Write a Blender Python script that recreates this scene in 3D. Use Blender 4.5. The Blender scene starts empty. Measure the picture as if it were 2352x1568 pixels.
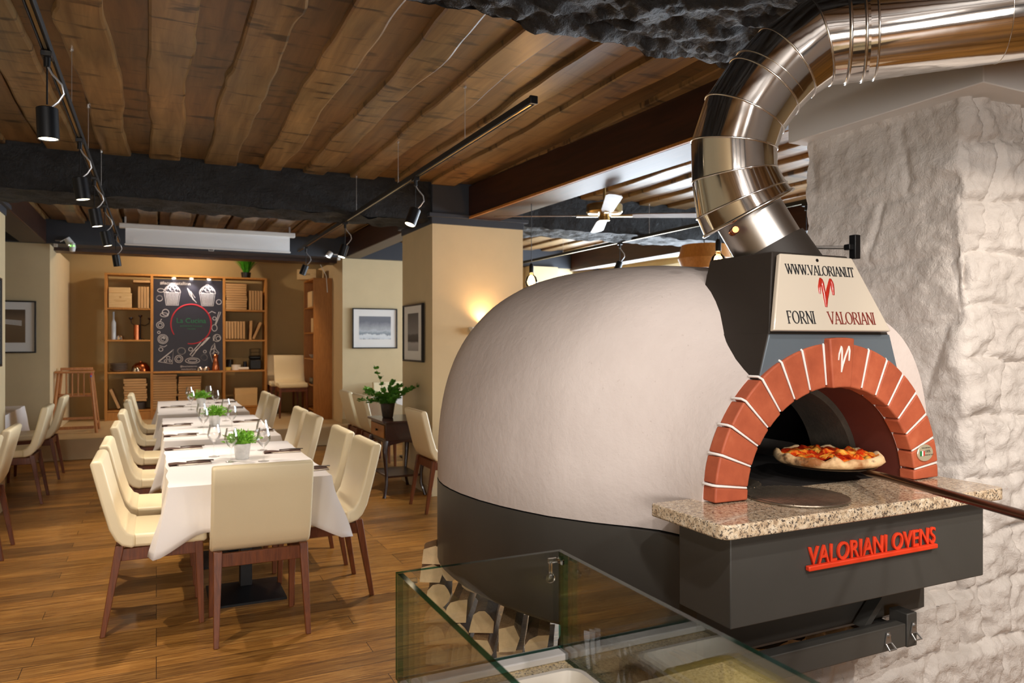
import bpy, bmesh, math, random
from mathutils import Vector, Matrix, noise
R = math.radians
random.seed(7)
SC = bpy.context.scene
COL = SC.collection

# ---------------------------------------------------------------- camera
YAW = R(25.6)
cd = bpy.data.cameras.new('camera'); cam = bpy.data.objects.new('camera', cd); COL.objects.link(cam)
cam.location = (0, 0, 1.55); cam.rotation_euler = (R(90), 0, -YAW)
cd.sensor_width = 36; cd.lens = 36 * 1705 / 2352; cd.clip_start = .05; cd.clip_end = 100
cd.dof.use_dof = True; cd.dof.focus_distance = 2.4; cd.dof.aperture_fstop = 5.6
SC.camera = cam

# ---------------------------------------------------------------- world and light
SC.view_settings.view_transform = 'Standard'; SC.view_settings.look = 'None'
SC.view_settings.exposure = 0.5; SC.view_settings.gamma = 1.0; SC.view_settings.use_curve_mapping = False
SC.cycles.transparent_max_bounces = 24; SC.cycles.max_bounces = 8
SC.cycles.use_denoising = True; SC.cycles.sample_clamp_indirect = 6.0
SC.cycles.caustics_reflective = False; SC.cycles.caustics_refractive = False
w = bpy.data.worlds.new('world'); SC.world = w; w.use_nodes = True
w.node_tree.nodes['Background'].inputs[0].default_value = (.75, .88, 1, 1)
w.node_tree.nodes['Background'].inputs[1].default_value = 1.5

def kelvin(k):
    return {2700: (1, .60, .29), 3000: (1, .69, .41), 3500: (1, .78, .56), 4500: (1, .88, .76), 5500: (1, .95, .90), 7500: (.80, .90, 1)}[k]
def area(name, loc, target, sx, sy, watt, k, spread=180):
    l = bpy.data.lights.new(name, 'AREA'); l.shape = 'RECTANGLE'; l.size = sx; l.size_y = sy; l.energy = watt; l.color = kelvin(k)
    l.spread = R(spread)
    o = bpy.data.objects.new(name, l); COL.objects.link(o); o.location = loc
    o.rotation_euler = (Vector(target) - Vector(loc)).to_track_quat('-Z', 'Y').to_euler(); return o
def spot(name, loc, target, watt, k, ang=60, blend=.5, rad=.03):
    l = bpy.data.lights.new(name, 'SPOT'); l.energy = watt; l.color = kelvin(k); l.spot_size = R(ang); l.spot_blend = blend; l.shadow_soft_size = rad
    o = bpy.data.objects.new(name, l); COL.objects.link(o); o.location = loc
    o.rotation_euler = (Vector(target) - Vector(loc)).to_track_quat('-Z', 'Y').to_euler(); return o
def point(name, loc, watt, k, rad=.03):
    l = bpy.data.lights.new(name, 'POINT'); l.energy = watt; l.color = kelvin(k); l.shadow_soft_size = rad
    o = bpy.data.objects.new(name, l); COL.objects.link(o); o.location = loc; return o
# added soft lights behind the camera, split to break up reflections; kitchen-side downlights
for i_, x_ in enumerate((-3.1, -1.75, -.4)): area('rear_fill_pane', (x_, -3.72, 1.35), (x_ + 2.0, 2.5, 1.2), .95, 1.15, 52, 5500)
for x_, y_ in ((-.7, -.9), (.5, -1.3), (1.6, -.9)): spot('kitchen_downlight', (x_, y_, 2.85), (x_ + .4, y_ + 1.3, .8), 55, 5500, 130, .8, .07)
area('right_room_daylight_far', (7.32, 8.6, 1.9), (3.0, 7.5, 2.6), 6.0, 1.7, 350, 7500)
area('right_room_daylight_near', (7.32, 4.3, 1.9), (3.0, 4.5, 2.6), 2.0, 1.7, 115, 7500)
spot('kitchen_spot_stone', (2.75, -.2, 2.75), (2.95, 1.7, 1.0), 95, 4500, 62, .6, .04)
spot('kitchen_spot_oven', (.6, .2, 2.8), (1.75, 1.5, 1.1), 50, 5500, 55, .6, .04)

# ---------------------------------------------------------------- materials
MATS = {}
def srgb(r, g, b):
    f = lambda c: (c / 255 / 12.92) if c / 255 <= .04045 else ((c / 255 + .055) / 1.055) ** 2.4
    return (f(r), f(g), f(b), 1)
class NT:
    def __init__(s, name):
        s.m = bpy.data.materials.new(name); s.m.use_nodes = True; s.t = s.m.node_tree
        s.b = s.t.nodes['Principled BSDF']; s.o = s.t.nodes['Material Output']
    def n(s, typ, **kw):
        x = s.t.nodes.new(typ)
        for k, v in kw.items():
            if k in x.inputs: x.inputs[k].default_value = v
            else: setattr(x, k, v)
        return x
    def l(s, a, b): s.t.links.new(a, b)
    def coords(s, scale=(1, 1, 1), rot=(0, 0, 0), out='Object'):
        tc = s.n('ShaderNodeTexCoord'); mp = s.n('ShaderNodeMapping'); s.l(tc.outputs[out], mp.inputs[0])
        mp.inputs['Scale'].default_value = scale; mp.inputs['Rotation'].default_value = rot
        return mp.outputs[0]
    def noise(s, co, scale, detail=4, rough=.5, dist=0):
        x = s.n('ShaderNodeTexNoise'); s.l(co, x.inputs['Vector']); x.inputs['Scale'].default_value = scale
        x.inputs['Detail'].default_value = detail; x.inputs['Roughness'].default_value = rough; x.inputs['Distortion'].default_value = dist
        return x.outputs[0]
    def ramp(s, fac, stops):
        x = s.n('ShaderNodeValToRGB'); s.l(fac, x.inputs[0]); e = x.color_ramp.elements
        while len(e) < len(stops): e.new(.5)
        for i, (p, c) in enumerate(stops): e[i].position = p; e[i].color = c
        return x.outputs[0]
    def mix(s, fac, a, b, mode='MIX'):
        x = s.n('ShaderNodeMix', data_type='RGBA', blend_type=mode)
        for k, v in ((0, fac), (6, a), (7, b)):
            if hasattr(v, 'links') or hasattr(v, 'is_linked'): s.l(v, x.inputs[k])
            else: x.inputs[k].default_value = v
        return x.outputs[2]
    def bump(s, h, strength=.3, dist=.01, prev=None):
        x = s.n('ShaderNodeBump'); x.inputs['Strength'].default_value = strength; x.inputs['Distance'].default_value = dist
        s.l(h, x.inputs['Height'])
        if prev is not None: s.l(prev, x.inputs['Normal'])
        return x.outputs[0]
def simple(name, c, rough=.5, metal=0, bump=0, bscale=60, var=0, vscale=4, coat=0, spec=.5):
    if name in MATS: return MATS[name]
    a = NT(name); a.b.inputs['Roughness'].default_value = rough; a.b.inputs['Metallic'].default_value = metal
    a.b.inputs['Coat Weight'].default_value = coat; a.b.inputs['Specular IOR Level'].default_value = spec
    co = a.coords()
    d = tuple(x * (1 - var) for x in c[:3]) + (1,); e = tuple(min(1, x * (1 + var)) for x in c[:3]) + (1,)
    nz = a.noise(co, vscale, 5, .6)
    a.l(a.ramp(nz, [(.3, d), (.7, e)]), a.b.inputs['Base Color'])
    if bump: a.l(a.bump(a.noise(co, bscale, 3, .6), bump, .004), a.b.inputs['Normal'])
    MATS[name] = a.m; return a.m
def wood(name, c1, c2, scale=1, axis=1, rough=.4, island=.0, knots=False, coat=0, bump=.15):
    if name in MATS: return MATS[name]
    a = NT(name); a.b.inputs['Roughness'].default_value = rough; a.b.inputs['Coat Weight'].default_value = coat
    s = [14 * scale] * 3; s[axis] = 1.1 * scale
    tc = a.n('ShaderNodeTexCoord'); geo = a.n('ShaderNodeNewGeometry')
    ad = a.n('ShaderNodeVectorMath', operation='ADD'); cx = a.n('ShaderNodeCombineXYZ')
    mul = a.n('ShaderNodeMath', operation='MULTIPLY'); a.l(geo.outputs['Random Per Island'], mul.inputs[0]); mul.inputs[1].default_value = 37
    for i in range(3): a.l(mul.outputs[0], cx.inputs[i])
    a.l(tc.outputs['Object'], ad.inputs[0]); a.l(cx.outputs[0], ad.inputs[1])
    mp = a.n('ShaderNodeMapping'); a.l(ad.outputs[0], mp.inputs[0]); mp.inputs['Scale'].default_value = s
    g = a.noise(mp.outputs[0], 1.6, 6, .62, .7)
    col = a.ramp(g, [(.28, c1), (.72, c2)])
    if knots:
        mp2 = a.n('ShaderNodeMapping'); a.l(ad.outputs[0], mp2.inputs[0]); s2 = [3.4] * 3; s2[axis] = 13; mp2.inputs['Scale'].default_value = s2
        k = a.noise(mp2.outputs[0], 1.0, 2, .5, .5)
        col = a.mix(a.ramp(k, [(.57, (0, 0, 0, 1)), (.70, (.85, .85, .85, 1))]), col, srgb(44, 28, 14))
        k2 = a.noise(a.coords((1.2, 1.2, 1.2)), 1.0, 3, .5)
        col = a.mix(.35, col, a.ramp(k2, [(.35, srgb(70, 42, 20)), (.7, srgb(190, 140, 90))]), 'OVERLAY')
    if island:
        hs = a.n('ShaderNodeHueSaturation'); mr = a.n('ShaderNodeMapRange'); a.l(geo.outputs['Random Per Island'], mr.inputs[0])
        mr.inputs[3].default_value = 1 - island; mr.inputs[4].default_value = 1 + island
        a.l(mr.outputs[0], hs.inputs['Value']); a.l(col, hs.inputs['Color']); col = hs.outputs[0]
    a.l(col, a.b.inputs['Base Color'])
    if bump: a.l(a.bump(g, bump, .004), a.b.inputs['Normal'])
    MATS[name] = a.m; return a.m
def glassy(name, tint=(1, 1, 1, 1), ior=1.45, rough=.0, mult=1.0):
    a = NT(name); a.t.nodes.remove(a.b)
    tr = a.n('ShaderNodeBsdfTransparent'); tr.inputs[0].default_value = tint
    gl = a.n('ShaderNodeBsdfGlossy'); gl.inputs['Roughness'].default_value = rough; gl.inputs[0].default_value = (1, 1, 1, 1)
    fr = a.n('ShaderNodeFresnel'); fr.inputs[0].default_value = ior
    mu = a.n('ShaderNodeMath', operation='MULTIPLY'); mu.use_clamp = True; mu.inputs[1].default_value = mult; a.l(fr.outputs[0], mu.inputs[0])
    mx = a.n('ShaderNodeMixShader'); a.l(mu.outputs[0], mx.inputs[0]); a.l(tr.outputs[0], mx.inputs[1]); a.l(gl.outputs[0], mx.inputs[2])
    a.l(mx.outputs[0], a.o.inputs[0]); MATS[name] = a.m; return a.m
def emit(name, c, st):
    if name in MATS: return MATS[name]
    a = NT(name); a.b.inputs['Base Color'].default_value = c; a.b.inputs['Emission Color'].default_value = c; a.b.inputs['Emission Strength'].default_value = st
    MATS[name] = a.m; return a.m

def floor_mat():
    a = NT('oak_planks'); a.b.inputs['Roughness'].default_value = .34
    co = a.coords()
    br = a.n('ShaderNodeTexBrick'); a.l(co, br.inputs['Vector']); br.offset = .37; br.offset_frequency = 3
    for k, v in dict(Scale=1.0).items(): br.inputs[k].default_value = v
    br.inputs['Brick Width'].default_value = 1.55; br.inputs['Row Height'].default_value = .135; br.inputs['Mortar Size'].default_value = .0016
    br.inputs['Mortar Smooth'].default_value = .0; br.inputs['Bias'].default_value = 0
    br.inputs['Color1'].default_value = (0, 0, 0, 1); br.inputs['Color2'].default_value = (1, 1, 1, 1); br.inputs['Mortar'].default_value = (.5, .5, .5, 1)
    sp = a.n('ShaderNodeSeparateColor'); a.l(br.outputs['Color'], sp.inputs[0])
    ad = a.n('ShaderNodeVectorMath', operation='ADD'); cx = a.n('ShaderNodeCombineXYZ'); mu = a.n('ShaderNodeMath', operation='MULTIPLY')
    a.l(sp.outputs[0], mu.inputs[0]); mu.inputs[1].default_value = 23
    for i in range(3): a.l(mu.outputs[0], cx.inputs[i])
    a.l(co, ad.inputs[0]); a.l(cx.outputs[0], ad.inputs[1])
    mp = a.n('ShaderNodeMapping'); a.l(ad.outputs[0], mp.inputs[0]); mp.inputs['Scale'].default_value = (1.5, 24, 1)
    g = a.noise(mp.outputs[0], 1.7, 8, .72, 1.6)
    col = a.ramp(g, [(.30, srgb(80, 46, 16)), (.5, srgb(150, 102, 44)), (.70, srgb(194, 146, 78))])
    pl = a.ramp(sp.outputs[0], [(0, (.55, .53, .50, 1)), (.5, (.95, .95, .95, 1)), (1, (1.15, 1.12, 1.05, 1))])
    col = a.mix(1, col, pl, 'MULTIPLY')
    mp3 = a.n('ShaderNodeMapping'); a.l(ad.outputs[0], mp3.inputs[0]); mp3.inputs['Scale'].default_value = (2.5, 9, 1)
    k = a.noise(mp3.outputs[0], 1, 3, .5, .4)
    col = a.mix(a.ramp(k, [(.68, (0, 0, 0, 1)), (.8, (.7, .7, .7, 1))]), col, srgb(74, 40, 15))
    col = a.mix(br.outputs['Fac'], col, srgb(46, 24, 8))
    a.l(col, a.b.inputs['Base Color'])
    b1 = a.bump(g, .12, .003)
    iv = a.n('ShaderNodeInvert'); a.l(br.outputs['Fac'], iv.inputs[1])
    a.l(a.bump(iv.outputs[0], .5, .003, b1), a.b.inputs['Normal']); return a.m
def granite_mat(name, scale=1.0, yellow=0):
    a = NT(name); a.b.inputs['Roughness'].default_value = .16; a.b.inputs['Coat Weight'].default_value = .3
    co = a.coords((scale, scale, scale))
    base = a.ramp(a.noise(co, 60, 4, .6), [(.35, srgb(176, 150, 122)), (.5, srgb(222, 198, 166)), (.68, srgb(236, 220, 196))])
    if yellow: base = a.mix(.45, base, srgb(238, 214, 150))
    v = a.noise(co, 130, 3, .7, .4)
    c = a.mix(a.ramp(v, [(.54, (0, 0, 0, 1)), (.6, (1, 1, 1, 1))]), base, srgb(88, 78, 72))
    v2 = a.noise(co, 210, 2, .6)
    c = a.mix(a.ramp(v2, [(.62, (0, 0, 0, 1)), (.66, (1, 1, 1, 1))]), c, srgb(30, 28, 28))
    a.l(c, a.b.inputs['Base Color']); return a.m
def plaster_dome():
    a = NT('oven_plaster'); a.b.inputs['Roughness'].default_value = .85
    co = a.coords()
    c = a.ramp(a.noise(co, 2.2, 5, .6), [(.3, srgb(200, 187, 180)), (.7, srgb(214, 202, 195))])
    sp = a.noise(co, 90, 2, .5)
    c = a.mix(a.ramp(sp, [(.7, (0, 0, 0, 1)), (.76, (.25, .25, .25, 1))]), c, srgb(150, 130, 115))
    a.l(c, a.b.inputs['Base Color'])
    b = a.bump(a.noise(co, 38, 4, .62), .35, .006); b = a.bump(a.noise(co, 5, 2), .25, .02, b)
    a.l(b, a.b.inputs['Normal']); return a.m
def rock(name, c1, c2, rough, bscale, bst, dist=.02):
    a = NT(name); a.b.inputs['Roughness'].default_value = rough
    co = a.coords()
    a.l(a.ramp(a.noise(co, 3, 6, .65), [(.3, c1), (.7, c2)]), a.b.inputs['Base Color'])
    h = a.noise(co, bscale, 6, .68, .3); a.l(a.bump(h, bst, dist), a.b.inputs['Normal']); return a.m
def brick_mat():
    a = NT('terracotta'); a.b.inputs['Roughness'].default_value = .62
    co = a.coords()
    a.l(a.ramp(a.noise(co, 9, 6, .65), [(.3, srgb(160, 76, 48)), (.55, srgb(180, 90, 58)), (.75, srgb(194, 106, 72))]), a.b.inputs['Base Color'])
    a.l(a.bump(a.noise(co, 120, 3, .6), .12, .003), a.b.inputs['Normal']); return a.m

M = dict(
    floor=floor_mat(), granite=granite_mat('granite'), granite_y=granite_mat('granite_counter', 1.2, 1),
    dome=plaster_dome(), brick=brick_mat(),
    stone=rock('white_painted_stone', srgb(208, 200, 193), srgb(234, 227, 220), .8, 45, .55, .02),
    blackstone=rock('black_painted_stone', srgb(13, 13, 14), srgb(27, 28, 30), .66, 16, 1, .03),
    ceil=wood('old_ceiling_boards', srgb(112, 86, 50), srgb(174, 146, 98), .7, 1, .33, .16, True, 0, .2),
    ceilup=wood('upper_ceiling_boards', srgb(100, 74, 42), srgb(150, 120, 76), .7, 1, .40, .14, True, 0, .2),
    darkbeam=wood('dark_beam_wood', srgb(36, 18, 10), srgb(64, 34, 20), 1, 1, .42),
    cream=simple('cream_paint', srgb(210, 190, 150), .8, 0, .05, 80, .03),
    creamback=simple('olive_beige_paint', srgb(182, 156, 108), .85, 0, .05, 80, .03),
    slate=simple('slate_paint', srgb(50, 54, 62), .6, 0, .05, 60, .05),
    whitewall=simple('white_plaster', srgb(234, 232, 229), .8, 0, .06, 50, .02),
    tile=simple('beige_platform', srgb(196, 170, 128), .45, 0, .05, 30, .06),
    steelgrey=simple('graphite_steel', srgb(76, 74, 70), .5, .1, .05, 200, .05),
    hoodside=simple('graphite_hood_side', srgb(45, 38, 32), .6, .1, .1, 200, .1),
    hoodfront=simple('blue_grey_steel', srgb(100, 110, 118), .5, .1, .05, 200, .04),
    black=simple('black_metal', srgb(16, 16, 18), .42, .2),
    railblack=simple('rail_black', srgb(14, 14, 15), .7, 0), lampblack=simple('lamp_black', srgb(22, 24, 28), .38, .3),
    chrome=simple('polished_steel', (.74, .71, .68, 1), .09, 1, .25, 5, .04, 2),
    chromering=simple('seam_steel', (.85, .83, .8, 1), .18, 1),
    brushed=simple('brushed_steel', (.50, .47, .44, 1), .33, 1, .02, 80, .05),
    brass=simple('antique_brass', srgb(176, 150, 96), .28, 1),
    leather=simple('cream_leather', srgb(238, 222, 184), .42, 0, .08, 160, .015),
    walnut=wood('walnut_stain', srgb(84, 40, 16), srgb(130, 70, 32), 3, 2, .4),
    mahog=wood('dark_mahogany', srgb(34, 16, 10), srgb(62, 30, 18), 3, 1, .3, 0, False, .3),
    oakshelf=wood('oak_veneer', srgb(170, 112, 46), srgb(204, 146, 70), 3, 2, .5),
    brownshelf=wood('brown_veneer', srgb(152, 96, 36), srgb(186, 126, 58), 3, 2, .5),
    hicwood=wood('beech_wood', srgb(150, 92, 46), srgb(196, 134, 78), 3, 2, .4),
    cloth=simple('white_linen', srgb(238, 232, 228), .9, 0, .1, 400, .01),
    napkin=simple('brown_paper', srgb(92, 66, 56), .8, 0, .05, 200, .05),
    paperw=simple('white_paper', srgb(238, 226, 206), .8),
    card=simple('cardboard', srgb(196, 156, 108), .85, 0, .05, 60, .05),
    cardlight=simple('light_cardboard', srgb(220, 190, 142), .85, 0, .05, 60, .04),
    crate=wood('pine_crate', srgb(206, 172, 118), srgb(232, 204, 154), 3, 0, .7),
    zinc=simple('zinc_pot', (.72, .73, .74, 1), .42, .75, .1, 30, .15, 20),
    herb=simple('herb_leaf', srgb(122, 178, 50), .6, 0, 0, 1, .35, 30),
    grass=simple('artificial_grass', srgb(62, 150, 24), .6, 0, 0, 1, .3, 30),
    leafd=simple('dark_leaf', srgb(78, 134, 42), .5, 0, 0, 1, .35, 20),
    potd=simple('speckled_pot', srgb(58, 48, 38), .4, 0, .5, 60, .3, 40),
    ceramic=simple('white_ceramic', srgb(236, 230, 220), .25), soot=simple('sooty_refractory', srgb(26, 20, 17), .9, 0, .5, 40, .3, 8),
    refr=simple('refractory_ring', srgb(66, 58, 48), .85, 0, .4, 70, .25, 12),
    tunnel=simple('dark_red_tunnel', srgb(96, 40, 28), .7, 0, .1, 60, .1),
    mortar=simple('white_mortar', srgb(232, 224, 218), .8),
    plaque=simple('glazed_plaque', srgb(214, 202, 184), .14, 0, .05, 8, .02, 3, .6),
    redglaze=simple('red_glaze', srgb(176, 44, 32), .2, 0, 0, 1, .12, 60, .5),
    inkglaze=simple('black_glaze', srgb(34, 38, 44), .2, 0, 0, 1, 0, 1, .5),
    maroon=simple('maroon_glaze', srgb(132, 52, 44), .2, 0, 0, 1, 0, 1, .5),
    redlet=simple('red_letters', srgb(232, 66, 34), .45), white=simple('white_lacquer', srgb(232, 232, 230), .4),
    screenw=simple('projection_fabric', srgb(244, 247, 250), .8), dough=None,
    poster=simple('chalk_poster', srgb(36, 34, 46), .45), chalk=simple('chalk_white', srgb(206, 202, 204), .9),
    red=simple('poster_red', srgb(176, 30, 46), .7), green=simple('poster_green', srgb(30, 108, 70), .7),
    copper=simple('copper', srgb(190, 110, 70), .25, 1), plateg=simple('grey_plates', srgb(150, 140, 130), .4),
    glass=glassy('thin_glass', (.997, .998, .998, 1), 1.45, .0, .75), pane=glassy('pane_glass', (.965, .985, .975, 1), 1.5, .0, .8),
    edge=glassy('pane_edge', (.05, .24, .18, 1), 1.5, .08, .6), acry=glassy('clear_acrylic', (.9, .93, .93, 1), 1.6, .0, 2.0),
    windglass=glassy('window_glass', (.96, .98, 1, 1), 1.45),
    wood_end=simple('birch_cut', srgb(226, 194, 146), .8, 0, .2, 40, .18, 12), bark=simple('birch_bark', srgb(128, 100, 78), .9, 0, .6, 30, .45, 18),
    splitw=wood('split_wood', srgb(150, 108, 70), srgb(206, 166, 118), 5, 0, .8, 0, False, 0, .4),
    cheese=simple('yellow_cheese', srgb(236, 208, 110), .8, 0, .6, 50, .08), screenm=simple('worn_aluminium', srgb(150, 138, 122), .35, .85, .2, 60, .2, 20),
    peel=simple('oxidised_steel', srgb(112, 78, 58), .3, .8, .05, 60, .2, 8), silver=simple('silver', (.8, .78, .74, 1), .18, 1),
    badge=simple('badge', srgb(206, 196, 168), .3, .4), gflag=simple('flag_green', srgb(20, 120, 60), .4), rflag=simple('flag_red', srgb(200, 60, 50), .4),
    cable=simple('clear_cable', srgb(180, 182, 186), .25, .5), cabled=simple('dark_cable', srgb(40, 40, 42), .5),
    led=emit('lamp_glow_warm', (1, .78, .5, 1), 12), ledw=emit('lamp_glow_white', (1, .93, .85, 1), 25), bulb=emit('filament', (1, .62, .28, 1), 60),
    blade=wood('pale_blade_wood', srgb(96, 78, 62), srgb(128, 108, 90), 2, 0, .4), ledgreen=emit('green_led', (.2, 1, .1, 1), 3), matt=simple('picture_mat', srgb(232, 230, 226), .8), frame=simple('black_frame', srgb(24, 22, 22), .35),
    alu=simple('aluminium', (.6, .6, .6, 1), .35, .9), bottle=simple('frosted_bottle', srgb(190, 205, 220), .15, 0, 0, 1, 0, 1, .5), blackpl=simple('black_plastic', srgb(20, 20, 20), .3),
    bluepl=simple('blue_sticker', srgb(60, 90, 190), .5), ambglass=glassy('amber_glass', (1, .86, .6, 1), 1.45))

def pizza_mats():
    a = NT('pizza_dough'); a.b.inputs['Roughness'].default_value = .7; co = a.coords()
    c = a.ramp(a.noise(co, 9, 4, .6), [(.35, srgb(150, 92, 44)), (.5, srgb(226, 190, 140)), (.75, srgb(240, 218, 178))])
    c = a.mix(a.ramp(a.noise(co, 14, 4, .6), [(.57, (0, 0, 0, 1)), (.66, (.85, .85, .85, 1))]), c, srgb(62, 34, 18))
    a.l(c, a.b.inputs['Base Color']); a.l(a.bump(a.noise(co, 60, 3), .3, .003), a.b.inputs['Normal']); M['dough'] = a.m
    b = NT('pizza_topping'); b.b.inputs['Roughness'].default_value = .3; co = b.coords()
    c = b.ramp(b.noise(co, 22, 5, .6, .6), [(.36, srgb(142, 22, 8)), (.48, srgb(206, 58, 18)), (.56, srgb(236, 140, 44)), (.68, srgb(248, 196, 90))])
    c = b.mix(b.ramp(b.noise(co, 30, 3, .6), [(.62, (0, 0, 0, 1)), (.7, (1, 1, 1, 1))]), c, srgb(54, 24, 12))
    b.l(c, b.b.inputs['Base Color']); b.l(b.bump(b.noise(co, 40, 4), .6, .006), b.b.inputs['Normal']); M['topping'] = b.m
pizza_mats()

# ---------------------------------------------------------------- mesh helpers
def bm(): return bmesh.new()
def xf(b, verts, m): bmesh.ops.transform(b, matrix=m, verts=verts)
def box(b, x0, x1, y0, y1, z0, z1, mat=None, mi=0):
    r = bmesh.ops.create_cube(b, size=1)['verts']
    xf(b, r, Matrix.Translation(((x0 + x1) / 2, (y0 + y1) / 2, (z0 + z1) / 2)) @ Matrix.Diagonal((abs(x1 - x0), abs(y1 - y0), abs(z1 - z0), 1)))
    if mat: xf(b, r, mat)
    if mi:
        for f in {f for v in r for f in v.link_faces}: f.material_index = mi
    return r
def frame_of(d):
    d = Vector(d).normalized(); u = Vector((0, 0, 1)) if abs(d.z) < .95 else Vector((1, 0, 0))
    a = d.cross(u).normalized(); return a, d.cross(a).normalized()
def tube(b, pts, rad, seg=10, cap=True, closed=False):
    pts = [Vector(p) for p in pts]; n = len(pts); rr = rad if isinstance(rad, (list, tuple)) else [rad] * n
    rings = []; pa = None
    for i, p in enumerate(pts):
        d = (pts[min(i + 1, n - 1)] - pts[max(i - 1, 0)]) if not closed else pts[(i + 1) % n] - pts[i - 1]
        d.normalize()
        if pa is None: a, c = frame_of(d)
        else:
            a = pa - d * pa.dot(d); a.normalize(); c = d.cross(a).normalized()
        pa = a
        rings.append([b.verts.new(p + (a * math.cos(t) + c * math.sin(t)) * rr[i]) for t in (2 * math.pi * k / seg for k in range(seg))])
    for i in range(n if closed else n - 1):
        A, B = rings[i], rings[(i + 1) % n]
        for k in range(seg): b.faces.new((A[k], A[(k + 1) % seg], B[(k + 1) % seg], B[k]))
    if cap and not closed:
        b.faces.new(rings[0][::-1]); b.faces.new(rings[-1])
def lathe(b, prof, c=(0, 0, 0), seg=24, m=None, mi=0):
    rings = []; new = []; c = Vector(c)
    for r, z in prof:
        if r < 1e-5: v = b.verts.new(c + Vector((0, 0, z))); rings.append([v]); new.append(v)
        else:
            ring = [b.verts.new(c + Vector((r * math.cos(2 * math.pi * k / seg), r * math.sin(2 * math.pi * k / seg), z))) for k in range(seg)]
            rings.append(ring); new += ring
    for A, B in zip(rings, rings[1:]):
        for k in range(seg):
            k2 = (k + 1) % seg
            if len(A) == 1 and len(B) == 1: continue
            if len(A) == 1: f = b.faces.new((A[0], B[k2], B[k]))
            elif len(B) == 1: f = b.faces.new((A[k], A[k2], B[0]))
            else: f = b.faces.new((A[k], A[k2], B[k2], B[k]))
            f.material_index = mi
    if m: xf(b, new, m)
    return new
def prism(b, poly, h, m=None, mi=0):
    """poly: list of (x,y); extruded 0..h in z, then transformed by m"""
    A = [b.verts.new((x, y, 0)) for x, y in poly]; B = [b.verts.new((x, y, h)) for x, y in poly]
    fs = [b.faces.new(A[::-1]), b.faces.new(B)]
    for i in range(len(poly)):
        j = (i + 1) % len(poly); fs.append(b.faces.new((A[i], A[j], B[j], B[i])))
    for f in fs: f.material_index = mi
    if m: xf(b, A + B, m)
    return A + B
def obj(name, b, mat, parent=None, bevel=0, smooth=35, loc=None, rz=0, seg=2, recalc=True):
    if recalc: bmesh.ops.recalc_face_normals(b, faces=b.faces)
    me = bpy.data.meshes.new(name); b.to_mesh(me); b.free()
    for m in (mat if isinstance(mat, (list, tuple)) else [mat]): me.materials.append(m)
    if smooth: me.shade_smooth(); me.set_sharp_from_angle(angle=R(smooth))
    o = bpy.data.objects.new(name, me); COL.objects.link(o)
    if parent: o.parent = parent
    if loc: o.location = loc
    if rz: o.rotation_euler.z = rz
    if bevel:
        md = o.modifiers.new('bevel', 'BEVEL'); md.width = bevel; md.segments = seg; md.limit_method = 'ANGLE'; md.angle_limit = R(40); md.harden_normals = False
    return o
def tag(o, label, cat, group=None):
    o['label'] = label; o['category'] = cat
    if group: o['group'] = group
    return o
def thing(name, label, cat, loc=(0, 0, 0), rz=0, group=None):
    o = bpy.data.objects.new(name, None); COL.objects.link(o); o.location = loc; o.rotation_euler = (0, 0, rz); o.empty_display_size = .1
    return tag(o, label, cat, group)
def struct(name, b, mat, **k):
    o = obj(name, b, mat, **k); o['kind'] = 'structure'; return o
def dup(root, loc, rz=0, label=None, group=None):
    kids = {}
    for o in COL.objects:
        if o.parent: kids.setdefault(o.parent.name, []).append(o)
    def cp(o, par):
        c = o.copy(); COL.objects.link(c); c.parent = par
        for ch in kids.get(o.name, []): cp(ch, c)
        return c
    r = cp(root, None); r.location = loc; r.rotation_euler = (0, 0, rz)
    if label: r['label'] = label
    if group: r['group'] = group
    return r
def lerp_tab(tab, y):
    for (a, va), (b_, vb) in zip(tab, tab[1:]):
        if y <= b_:
            t = max(0, (y - a) / (b_ - a)); t = t
            return va + (vb - va) * t
    return tab[-1][1]
def fbm(v, o=4, s=1.0):
    return noise.fractal(Vector(v) * s, 1.0, 2.0, o)

# ================================================================ SETTING
b = bm(); box(b, -8, 8, -4, 15.5, -.1, 0); struct('floor', b, M['floor'], smooth=0)
b = bm(); box(b, -3.9, 7.4, 11.2, 14.0, 0, .28); struct('floor_platform', b, M['tile'], bevel=.01)

# ceiling : lower live-edge boards nailed under an upper layer
b = bm(); box(b, -8, 8, -4, 15.5, 3.24, 3.3)
zu, zl = 3.155, 3.12
def board(b, xc, wd, y0, y1, z0, z1, wav, seed, mi):
    n = int((y1 - y0) / .07); L = []; 
    for i in range(n + 1):
        y = y0 + (y1 - y0) * i / n
        def ed(s):
            e = noise.noise(Vector((seed * 7.1 + s * 3.3, y * .9, 0))) * wav * 1.7 + noise.noise(Vector((seed * 3.7 + s, y * 3.1, 5))) * wav * .55
            kn = noise.noise(Vector((seed * 1.7 + s * 9, y * 1.8, 11)))
            return e + (max(0, kn - .42) * wav * 5)
        xl = xc - wd / 2 - ed(1); xr = xc + wd / 2 + ed(2)
        L.append([b.verts.new((xl, y, z1)), b.verts.new((xl + .004, y, z0 + .006)), b.verts.new((xl + .016, y, z0)), b.verts.new((xr - .016, y, z0)), b.verts.new((xr - .004, y, z0 + .006)), b.verts.new((xr, y, z1))])
    for A, B in zip(L, L[1:]):
        for k in range(5): b.faces.new((A[k], A[k + 1], B[k + 1], B[k])).material_index = mi
    b.faces.new(L[0][::-1]).material_index = mi; b.faces.new(L[-1]).material_index = mi
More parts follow.
